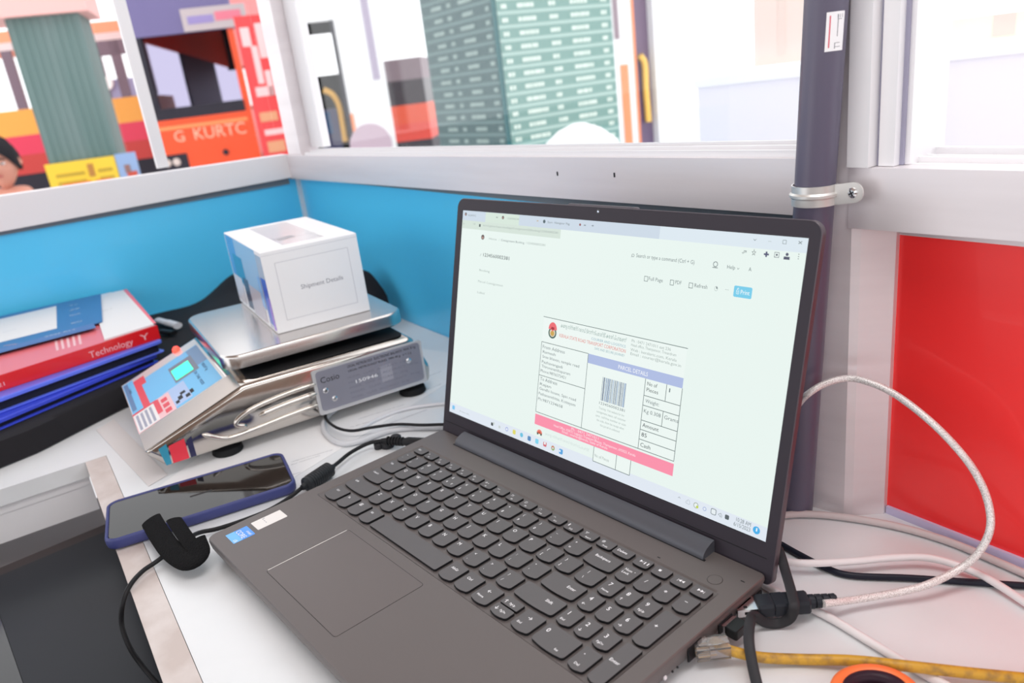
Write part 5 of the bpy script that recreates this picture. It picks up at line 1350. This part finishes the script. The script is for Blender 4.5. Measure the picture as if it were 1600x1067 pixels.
m.box(q0[0] + 60, -34, zz0 + (zz1 - zz0) * .3, mid - 10, -30, zz0 + (zz1 - zz0) * .65, mat('route_violet', srgb(150, 136, 190), 0.5)); m.box(mid + 10, -34, zz0 + (zz1 - zz0) * .35, q1[0] - 60, -30, zz0 + (zz1 - zz0) * .75, mat('route_pink', srgb(224, 120, 140), 0.5)); m.build('route_board', bs.t, smooth=0)
m = MB(); yb_ = z(310, 192); m.box(60, -6, yb_ - 40, W_ - 60, 0, yb_, mat('bus_gold_line', srgb(244, 150, 90), 0.4))
u0b = bs.h(303, 208)[0]; u1b = bs.h(384, 200)[0]; zb_ = z(345, 213)
m.text('KURTC', (u0b, -5, zb_), X_, Z_, mat('bus_pale_lettering', srgb(250, 190, 160), 0.5), size=(z(345, 194) - zb_) * 1.4, width=u1b - u0b)
m.text('G', (bs.h(272, 212)[0], -5, zb_), X_, Z_, MATS['bus_pale_lettering'], size=(z(345, 194) - zb_) * 1.3)
m.build('front_lettering', bs.t, smooth=0)
m = MB(); h0, h1 = bs.h(246, 260), bs.h(292, 240); m.box(h0[0], -8, z(270, 268), h1[0], 0, z(270, 242), BLK)
for x in (262, 277): 
    c_ = bs.h(x, 255); m.loft([[(c_[0] + r * math.cos(2 * PI * i / 16), y, z(270, 254) + r * math.sin(2 * PI * i / 16)) for i in range(16)] for y, r in ((-10, 46), (-24, 36))], mat('headlamp_glass', (0.7, 0.6, 0.55), 0.2))
m.build('headlamp', bs.t)
m = MB(); c_ = bs.h(353, 238)[0]; m.loft([[(c_ + r * math.cos(2 * PI * i / 16), y, z(350, 238) + r * math.sin(2 * PI * i / 16)) for i in range(16)] for y, r in ((0, 36), (-26, 30))], BLK); m.build('tow_cap', bs.t)
for wx in (300, W_ - 420):
    m = MB(); m.tube([(wx - 150, 1600, 480), (wx + 150, 1600, 480)], 480, BLK, 28); m.build('wheel', bs.t)
# red poster stand right of the bus front
a, b = far(394, 160, 7600), far(440, 155, 7700)
ps = Site(a, b, 'poster_hoarding', 'red printed hoarding with pale vertical marks between the bus and the window corner', 'hoarding'); W_ = ps.p.len
m = MB(); m.box(0, 0, 0, W_, 40, ps.h(410, 22)[1], mat('hoarding_red', srgb(232, 70, 72), 0.5)); PK = mat('hoarding_pale', srgb(252, 206, 206), 0.5); TN = mat('hoarding_tan', srgb(226, 160, 120), 0.5)
for (fx, y0_2, y1_2, w2, mt_) in ((.1, 70, 40, .3, PK), (.35, 130, 70, .2, PK), (.6, 90, 35, .25, PK), (.62, 150, 110, .2, PK), (.2, 150, 135, .6, PK), (.15, 190, 175, .6, TN), (.2, 212, 203, .7, PK), (.2, 240, 222, .6, TN)):
    z0_, z1_ = ps.h(415, y0_2)[1], ps.h(415, y1_2)[1]; m.box(W_ * fx, -6, z0_, W_ * (fx + w2), 0, z1_, mt_)
m.build('board', ps.t, smooth=0)
# ---- amber and crimson bus behind the corrugated pillar
a, b = far(-90, 215, 11000), far(240, 175, 11600)
ab = Site(a, b, 'amber_bus', 'amber and crimson bus standing behind the corrugated pillar', 'bus'); W_ = ab.p.len
z = lambda py: ab.h(195, py)[1]
m = MB(); m.box(0, 0, z(252), W_, 2400, z(222), mat('bus_deep_red', srgb(196, 56, 50), 0.45)); m.box(0, 0, z(222), W_, 2400, z(192), CRM); m.box(0, 0, z(192), W_, 2400, z(152), YOR)
m.box(0, 2200, z(152), W_, 2400, z(48), mat('bus_far_side', (0.5, 0.46, 0.5), 0.5)) if False else None
m.box(0, 0, z(48), W_, 2400, z(30), mat('bus_roof_orange', srgb(250, 160, 120), 0.5)); m.box(0, 0, z(60), W_, 60, z(48), mat('bus_roof_grey', srgb(226, 206, 204), 0.5)); m.build('body_shell', ab.t)
m = MB()
for px in (158, 190, 232, 60, 20, -30): 
    m = MB(); s_ = ab.h(px, 120)[0]; m.box(s_ - 70, 0, z(152), s_ + 70, 60, z(60), mat('bus_window_post', srgb(120, 100, 112), 0.5)); m.build('window_post', ab.t)
m = MB(); s_, s2_ = ab.h(150, 120)[0], ab.h(215, 120)[0]; m.box(s_, 0, z(84), s2_, 60, z(60), MATS['bus_window_post']); m.box(s_, 10, z(152), s2_, 60, z(122), mat('bus_window_grey', srgb(160, 156, 190), 0.4))
m.build('window_band', ab.t)
m = MB(); m.box(0, 10, 200, W_, 2300, z(252), BLK); m.build('underbody', ab.t)
for wx in (900, W_ - 1200):
    m = MB(); m.tube([(wx, 60, 480), (wx, 360, 480)], 480, BLK, 28); m.build('wheel', ab.t)
m = MB(); c_ = ab.h(168, 130); m.loft([[(c_[0] + r * math.cos(2 * PI * i / 20), y, c_[1] + r * math.sin(2 * PI * i / 20)) for i in range(20)] for y, r in ((-60, 20), (-70, 100), (-90, 90))], mat('round_mirror_white', (0.95, 0.95, 0.93), 0.3)); m.build('round_mirror', ab.t)
# ---- white bus with an open door, left of the timetable pillar
OE = mat('bus_edge_orange', srgb(250, 150, 100), 0.5); YH = mat('yellow_handrail', srgb(226, 170, 60), 0.4)
a, b = far(452, 160, 6000), far(606, 140, 6130)
wb_ = Site(a, b, 'white_bus', 'white bus with a dark open doorway left of the timetable pillar', 'bus'); W_ = wb_.p.len
m = MB(); d0, d1 = wb_.h(476, 130)[0], wb_.h(537, 125)[0]; zt_2, zb_2 = wb_.h(505, 33)[1], 500
H_ = 3000
m.box(0, 0, 300, d0, 60, H_, WHB); m.box(d1, 0, 300, W_, 60, H_, WHB); m.box(d0, 0, zt_2, d1, 60, H_, WHB); m.box(0, 60, 300, 60, 2400, H_, WHB); m.box(W_ - 60, 60, 300, W_, 2400, H_, WHB); m.box(0, 60, H_ - 60, W_, 2400, H_, WHB)
m.box(60, 2340, 300, W_ - 60, 2400, wb_.h(505, 118, 2300)[1], BLK); m.box(60, 60, 300, W_ - 60, 2340, 420, BLK); m.box(60, 2340, wb_.h(505, 52, 2300)[1], W_ - 60, 2400, H_, BLK); m.box(W_ - 70, 60, 420, W_ - 60, 2340, H_ - 60, BLK); m.box(60, 60, 420, 66, 2340, H_ - 60, BLK)
m.build('body_shell', wb_.t)
m = MB(); m.box(d0 - 34, -8, 300, d0, 0, zt_2, OE); m.box(d1, -8, 300, d1 + 26, 0, zt_2 - 700, OE); m.box(d0, -8, 300, d0 + 40, 60, zt_2, BLK); m.box(d1 - 30, -8, 300, d1, 60, zt_2, BLK); m.build('door_frame', wb_.t)
m = MB(); hr = [wb_.h(x, y) for x, y in ((505, 140), (520, 148), (530, 165), (535, 190), (540, 222))]; m.tube(smooth_path([(s_, 80, z_) for s_, z_ in hr], 5), 26, YH, 10); m.build('handrail', wb_.t)
m = MB(); s_, z_ = wb_.h(500, 230); s2_, z2_ = wb_.h(522, 150); m.box(s_, 500, 420, s2_, 900, z2_ - 100, mat('bus_seat_grey', srgb(140, 140, 190), 0.6)); m.box(s_ + 40, 480, z2_ - 300, s2_ - 60, 500, z2_ - 120, mat('seat_blue', srgb(80, 140, 210), 0.6)); m.build('seat', wb_.t)
m = MB(); s_, z_ = wb_.h(578, 215); m.tube([(s_, -10, z_ - 60), (s_, 200, z_ - 60)], 170, mat('pinkish_wheel', srgb(200, 176, 190), 0.5), 28); m.build('wheel', wb_.t)
m = MB(); s_ = wb_.h(584, 80)[0]; m.box(s_ - 40, -8, wb_.h(584, 125)[1], s_ + 14, 0, H_ - 50, mat('window_seal_grey', srgb(176, 164, 186), 0.5)); m.build('window_seal', wb_.t)
# ---- orange bus corner showing between the white bus and the pillar
a, b = far(586, 160, 9500), far(668, 170, 9500)
ob = Site(a, b, 'red_bus', 'dark windowed orange and red bus corner just left of the timetable pillar', 'bus'); W_ = ob.p.len
z = lambda py: ob.h(625, py)[1]
m = MB(); m.box(0, 0, z(222), W_, 2300, z(195), mat('bus_red', srgb(236, 66, 44), 0.45)); m.box(0, 0, z(195), W_, 2300, z(165), ORB); m.box(0, 0, 250, W_, 2300, z(222), BLK); m.box(0, 0, z(165), W_, 2300, z(126), mat('bus_plum_glass', (0.03, 0.02, 0.03), 0.3)); m.box(0, 0, z(126), W_, 2300, z(92), mat('bus_taupe', srgb(134, 116, 124), 0.5)); m.build('body_shell', ob.t)
# ---- white bus right of the timetable pillar, with a dark door strip
a, b = far(955, 130, 5200), far(1085, 112, 5600)
w2 = Site(a, b, 'white_bus', 'white bus with a narrow dark door strip right of the timetable pillar', 'bus'); W_ = w2.p.len
m = MB(); d0, d1 = w2.h(996, 130)[0], w2.h(1026, 130)[0]
m.box(0, 0, 300, d0, 60, 2900, WHB); m.box(d1, 0, 300, W_, 60, 2900, WHB); m.box(0, 60, 300, 60, 2300, 2900, WHB); m.box(W_ - 60, 60, 300, W_, 2300, 2900, WHB); m.box(60, 60, 2840, W_ - 60, 2300, 2900, WHB); m.box(60, 2240, 300, W_ - 60, 2300, 2840, BLK); m.build('body_shell', w2.t)
m = MB(); m.box(d0 - 20, -6, 300, d0, 0, 2900, OE); m.box(d0, 60, 300, d1, 80, 2900, mat('door_plum', srgb(112, 88, 116), 0.4)); m.build('door', w2.t)
m = MB(); hr = [w2.h(x, y) for x, y in ((1005, 86), (1012, 100), (1014, 140), (1018, 190))]; m.tube(smooth_path([(s_, 30, z_) for s_, z_ in hr], 5), 22, mat('yellow_rail_bright', srgb(255, 206, 96), 0.4), 10); m.build('handrail', w2.t)
m = MB(); s_, z_ = w2.h(982, 150); m.box(s_ - 60, -6, w2.h(982, 240)[1], s_ + 10, 0, w2.h(982, 100)[1], OE); m.box(s_ - 90, -6, w2.h(975, 60)[1], s_ - 50, 0, 2890, mat('window_rubber', srgb(150, 130, 140), 0.5)); m.build('side_trim', w2.t)
# ---- white sack in front of the timetable pillar
c_ = far(905, 200, 2350); m = MB(); loops = []
for z_, rx_, ry_ in ((0, 100, 90), (60, 165, 130), (400, 180, 140), (800, 175, 135), (1000, 165, 125), (1090, 120, 100), (1130, 70, 60), (1150, 20, 16)):
    loops.append([(rx_ * math.cos(2 * PI * i / 28) * (1 + .05 * math.sin(3 * i)), ry_ * math.sin(2 * PI * i / 28), z_ * 1.0) for i in range(28)])
ztp = (c_[2] + 0) ; m.loft(loops, mat('white_sack_cloth', (0.93, 0.93, 0.93), 0.8, bump=(8, 0.5, 0.02)))
scl = (at(905, 196, 0)[2] if False else 1.0)
o = m.build('white_sack', None, (c_[0], c_[1], GZ), smooth=60); o.scale = (1, 1, (far(905, 192, 2350)[2] - GZ) / 1150.0)
tag(o, 'tall pale sack standing in front of the timetable pillar just outside the window', 'sack')
# ---- big white box outside, and cartons on it
a, b = far(1089, 118, 1500), far(1680, 50, 1250)
wx_ = Site(a, b, 'white_crate', 'large white box standing outside right behind the window', 'box'); W_ = wx_.p.len
zt_3 = wx_.h(1250, 97)[1]; LAV = mat('pale_lavender_board', (0.88, 0.86, 0.92), 0.5)
m = MB(); m.rr(0, 0, W_, 420, 4, [(0, 0), (0, zt_3 - 3), (3, zt_3)], LAV); m.build('crate_body', wx_.t, smooth=30)
m = MB(); m.box(-6, -5, zt_3 - 26, W_, 0, zt_3 - 6, WHB); m.build('lid_rim', wx_.t, smooth=0)
def carton(pxa, pxb, pyt, d0_, dep, col, label, name='carton'):
    s0_ = wx_.p.hit(pxa, 60, d0_)[0]; s1_ = wx_.p.hit(pxb, 60, d0_)[0]; zt_4 = wx_.p.hit((pxa + pxb) / 2, pyt, d0_)[1] - GZ
    P = wx_.p.o + wx_.p.d * s0_ + wx_.p.n * d0_
    t = thing(name, label, 'carton', (P[0], P[1], GZ + zt_3), wx_.p.ang())
    m = MB(); m.rr(0, 0, s1_ - s0_, dep, 2, [(0, 0), (0, zt_4 - zt_3)], col); m.build('carton_body', t, smooth=20)
    m = MB(); m.box((s1_ - s0_) * .42, -1, (zt_4 - zt_3) * .1, (s1_ - s0_) * .56, 0, (zt_4 - zt_3), mat('carton_tape', (0.86, 0.70, 0.62), 0.4)); m.build('tape', t, smooth=0)
carton(1178, 1268, -40, 60, 200, mat('peach_card', (0.92, 0.74, 0.66), 0.6), 'peach coloured carton standing on the white box outside')
carton(1448, 1700, 20, 60, 260, mat('cream_card', (0.93, 0.89, 0.74), 0.6), 'cream coloured carton on the white box beyond the right window')

# ================================================================ person sitting outside the left window
pc_ = far(0, 257, 3700); hx, hy, hz = pc_[0], pc_[1], pc_[2]
yaw = math.atan2(CAM[1] - hy, CAM[0] - hx) - 0.25
per = thing('person', 'dark haired person in a white shirt sitting outside beyond the left window sill', 'person', (hx, hy, GZ), yaw)
HZ_ = hz - GZ                                       # head centre above the ground; local +x is where the person faces
SKIN = mat('skin', srgb(214, 150, 130), 0.55); HAIR = mat('black_hair', (0.012, 0.010, 0.014), 0.6); SHIRT = mat('white_shirt', (0.86, 0.84, 0.88), 0.8); TRS = mat('dark_trousers', (0.03, 0.03, 0.05), 0.8)
def skin_mesh(name, verts, edges, radii, mt, parent, root=0, sub=2):
    me = bpy.data.meshes.new(name); me.from_pydata([tuple(c * S for c in v) for v in verts], edges, []); me.materials.append(mt)
    o = bpy.data.objects.new(name, me); COL.objects.link(o); o.parent = parent
    md = o.modifiers.new('skin', 'SKIN'); md.use_smooth_shade = True
    sv_ = me.skin_vertices[0].data if me.skin_vertices else None
    if sv_ is None:
        bm_ = None
    for i, r in enumerate(radii): me.skin_vertices[0].data[i].radius = (r[0] * S, r[1] * S) if isinstance(r, tuple) else (r * S, r * S)
    me.skin_vertices[0].data[root].use_root = True
    s_ = o.modifiers.new('sub', 'SUBSURF'); s_.levels = sub; s_.render_levels = sub
    return o
import bmesh
def skin_obj(name, verts, edges, radii, mt, parent, root=0, sub=2):
    me = bpy.data.meshes.new(name); bm = bmesh.new(); lay = bm.verts.layers.skin.verify()
    bv = [bm.verts.new(tuple(c * S for c in v)) for v in verts]
    for i, v in enumerate(bv):
        r = radii[i]; v[lay].radius = (r[0] * S, r[1] * S) if isinstance(r, tuple) else (r * S, r * S); v[lay].use_root = (i == root)
    for e in edges: bm.edges.new((bv[e[0]], bv[e[1]]))
    bm.to_mesh(me); bm.free(); me.materials.append(mt)
    o = bpy.data.objects.new(name, me); COL.objects.link(o); o.parent = parent
    md = o.modifiers.new('skin', 'SKIN'); md.use_smooth_shade = True
    s_ = o.modifiers.new('sub', 'SUBSURF'); s_.levels = sub; s_.render_levels = sub
    return o
seat = 450.0
V = [(0, 0, seat + 90), (5, 0, seat + 250), (0, 0, seat + 400), (5, 0, HZ_ - 175), (15, 0, HZ_ - 110),            # pelvis..neck
     (0, 170, HZ_ - 215), (60, 215, HZ_ - 450), (260, 150, HZ_ - 480),                                           # left arm
     (0, -170, HZ_ - 215), (60, -215, HZ_ - 450), (260, -150, HZ_ - 480),
     (30, 90, seat + 80), (420, 110, seat + 80), (430, 110, 90), (530, 120, 45), (30, -90, seat + 80), (420, -110, seat + 80), (430, -110, 90), (530, -120, 45)]
E_ = [(0, 1), (1, 2), (2, 3), (3, 4), (3, 5), (5, 6), (6, 7), (3, 8), (8, 9), (9, 10), (0, 11), (11, 12), (12, 13), (13, 14), (0, 15), (15, 16), (16, 17), (17, 18)]
Rr_ = [(110, 150), (100, 135), (105, 150), (70, 110), 52, 55, 42, 28, 55, 42, 28, 80, 58, 42, 32, 80, 58, 42, 32]
skin_obj('body', V, E_, Rr_, SKIN, per)
# hands with five fingers
for sgn in (1, -1):
    bx_, by_, bz_ = 262, 150 * sgn, HZ_ - 480
    V = [(bx_, by_, bz_), (bx_ + 75, by_ - 8 * sgn, bz_ - 4)]; E_ = [(0, 1)]; R_ = [(16, 24), (12, 34)]
    for k, (dy, ln_) in enumerate(((-30, 62), (-10, 74), (10, 70), (29, 55))):
        b_i = len(V); V += [(bx_ + 90, by_ + dy, bz_ - 5), (bx_ + 90 + ln_ * .55, by_ + dy * 1.1, bz_ - 12), (bx_ + 90 + ln_ * .9, by_ + dy * 1.1, bz_ - 36)]; E_ += [(1, b_i), (b_i, b_i + 1), (b_i + 1, b_i + 2)]; R_ += [10, 9, 8]
    b_i = len(V); V += [(bx_ + 40, by_ - 42 * sgn, bz_ - 8), (bx_ + 78, by_ - 62 * sgn, bz_ - 18)]; E_ += [(0, b_i), (b_i, b_i + 1)]; R_ += [12, 9]
    skin_obj('hand', V, E_, R_, SKIN, per, sub=1)
# shirt and trousers: lofted sleeves and body around the figure
def shell(name, rings, mt, n=20):
    m = MB(); L = []
    for (cx, cy, cz), rx_, ry_ in rings: L.append([(cx + rx_ * math.cos(2 * PI * i / n), cy + ry_ * math.sin(2 * PI * i / n), cz) for i in range(n)])
    m.loft(L, mt); return m
m = shell('shirt', [((0, 0, seat + 20), 138, 178), ((5, 0, seat + 200), 124, 165), ((0, 0, HZ_ - 330), 128, 178), ((0, 0, HZ_ - 230), 105, 192), ((4, 0, HZ_ - 175), 78, 130), ((8, 0, HZ_ - 145), 62, 66)], SHIRT)
for sgn in (1, -1): m.tube(smooth_path([(0, 165 * sgn, HZ_ - 215), (30, 200 * sgn, HZ_ - 330), (62, 216 * sgn, HZ_ - 440)], 5), 64, SHIRT, 16)
m.build('shirt', per, smooth=70)
m = MB()
for sgn in (1, -1): m.tube(smooth_path([(0, 88 * sgn, seat + 82), (250, 100 * sgn, seat + 84), (420, 110 * sgn, seat + 70), (440, 110 * sgn, seat - 60), (432, 110 * sgn, 120)], 6), 88, TRS, 16)
m.build('trousers', per, smooth=70)
# head: ovoid with brow, nose, lips, chin and ears
m = MB(); n1, n2_ = 26, 30; V = []; F = []
for j in range(n1 + 1):
    ph_ = PI * j / n1
    for i in range(n2_):
        a = 2 * PI * i / n2_; x = math.sin(ph_) * math.cos(a); y = math.sin(ph_) * math.sin(a); zz = math.cos(ph_)
        px_, py_, pz_ = x * 96, y * 76, zz * 118
        if zz < -0.2: k_ = 1 - .30 * ((-zz - .2) / .8); px_ *= k_ * 1.0; py_ *= k_ * .95
        if x > 0.6: px_ *= 0.95
        g = lambda cy, cz, wy, wz: math.exp(-((y * 76 - cy) / wy) ** 2 - ((pz_ - cz) / wz) ** 2) * max(0, x)
        px_ += 26 * g(0, -16, 12, 20) + 7 * g(0, -52, 20, 8) + 10 * g(0, -88, 22, 14) - 8 * g(30, 6, 13, 9) - 8 * g(-30, 6, 13, 9) + 5 * g(0, 26, 50, 9)
        V.append((px_, py_, pz_ + HZ_))
for j in range(n1):
    for i in range(n2_): F.append((j * n2_ + i, (j + 1) * n2_ + i, (j + 1) * n2_ + (i + 1) % n2_, j * n2_ + (i + 1) % n2_))
m.add(V, F, SKIN)
for sgn in (1, -1): m.tube([(0, 74 * sgn, HZ_ - 22), (-4, 86 * sgn, HZ_ + 2), (0, 78 * sgn, HZ_ + 22)], [8, 13, 8], SKIN, 10)
m.build('head', per, smooth=70)
m = MB()
for sgn in (1, -1):
    m.loft([[(84 + dx, 30 * sgn + 13 * q_ * math.cos(2 * PI * i / 12), HZ_ + 5 + 6 * q_ * math.sin(2 * PI * i / 12)) for i in range(12)] for dx, q_ in ((-8, 1), (1, .9), (3.5, .5))], mat('eye_white', (0.8, 0.8, 0.8), 0.3))
    m.loft([[(87 + dx, 30 * sgn + 5 * math.cos(2 * PI * i / 12), HZ_ + 5 + 5 * math.sin(2 * PI * i / 12)) for i in range(12)] for dx in (-4, 1.2)], HAIR)
    m.tube([(88, 16 * sgn, HZ_ + 24), (88, 32 * sgn, HZ_ + 28), (80, 46 * sgn, HZ_ + 22)], 3.5, HAIR, 8)
m.tube([(88, -20, HZ_ - 52), (97, 0, HZ_ - 51), (88, 20, HZ_ - 52)], [3, 6, 3], mat('lips', srgb(176, 84, 84), 0.5), 10)
m.build('face_features', per, smooth=60)
m = MB(); V = []; F = []
for j in range(16):
    ph_ = PI * .60 * j / 15
    for i in range(30):
        a = 2 * PI * i / 30; x = math.sin(ph_) * math.cos(a); front = max(0, math.cos(a))
        ph2 = ph_ * (1 - .42 * front ** 2); x = math.sin(ph2) * math.cos(a); y = math.sin(ph2) * math.sin(a); zz = math.cos(ph2)
        r_ = 1 + .03 * math.sin(7 * a + 5 * ph_)
        V.append((x * 108 * r_ - 6, y * 89 * r_, zz * 132 * r_ + HZ_ + 4))
for j in range(15):
    for i in range(30): F.append((j * 30 + i, (j + 1) * 30 + i, (j + 1) * 30 + (i + 1) % 30, j * 30 + (i + 1) % 30))
m.add(V, F, HAIR); m.build('hair', per, smooth=70)
# shoes
for sgn in (1, -1):
    m = MB(); m.rr(395, 110 * sgn - 45, 640, 110 * sgn + 45, 40, [(2, 0), (0, 14), (2, 60), (14, 84)], mat('dark_shoe', (0.02, 0.02, 0.02), 0.5)); m.build('shoe', per)
bn = thing('bench', 'plain bench the person outside the left window sits on', 'bench', (hx, hy, GZ), yaw)
m = MB(); m.box(-220, -600, seat - 60, 260, 600, seat - 14, mat('bench_steel', (0.5, 0.5, 0.53), 0.4, 0.6)); m.build('seat', bn)
for sx_ in (-180, 220):
    for sy_ in (-540, 540):
        m = MB(); m.box(sx_ - 20, sy_ - 20, 0, sx_ + 20, sy_ + 20, seat - 60, MATS['bench_steel']); m.build('leg', bn)
bpy.context.view_layer.update()
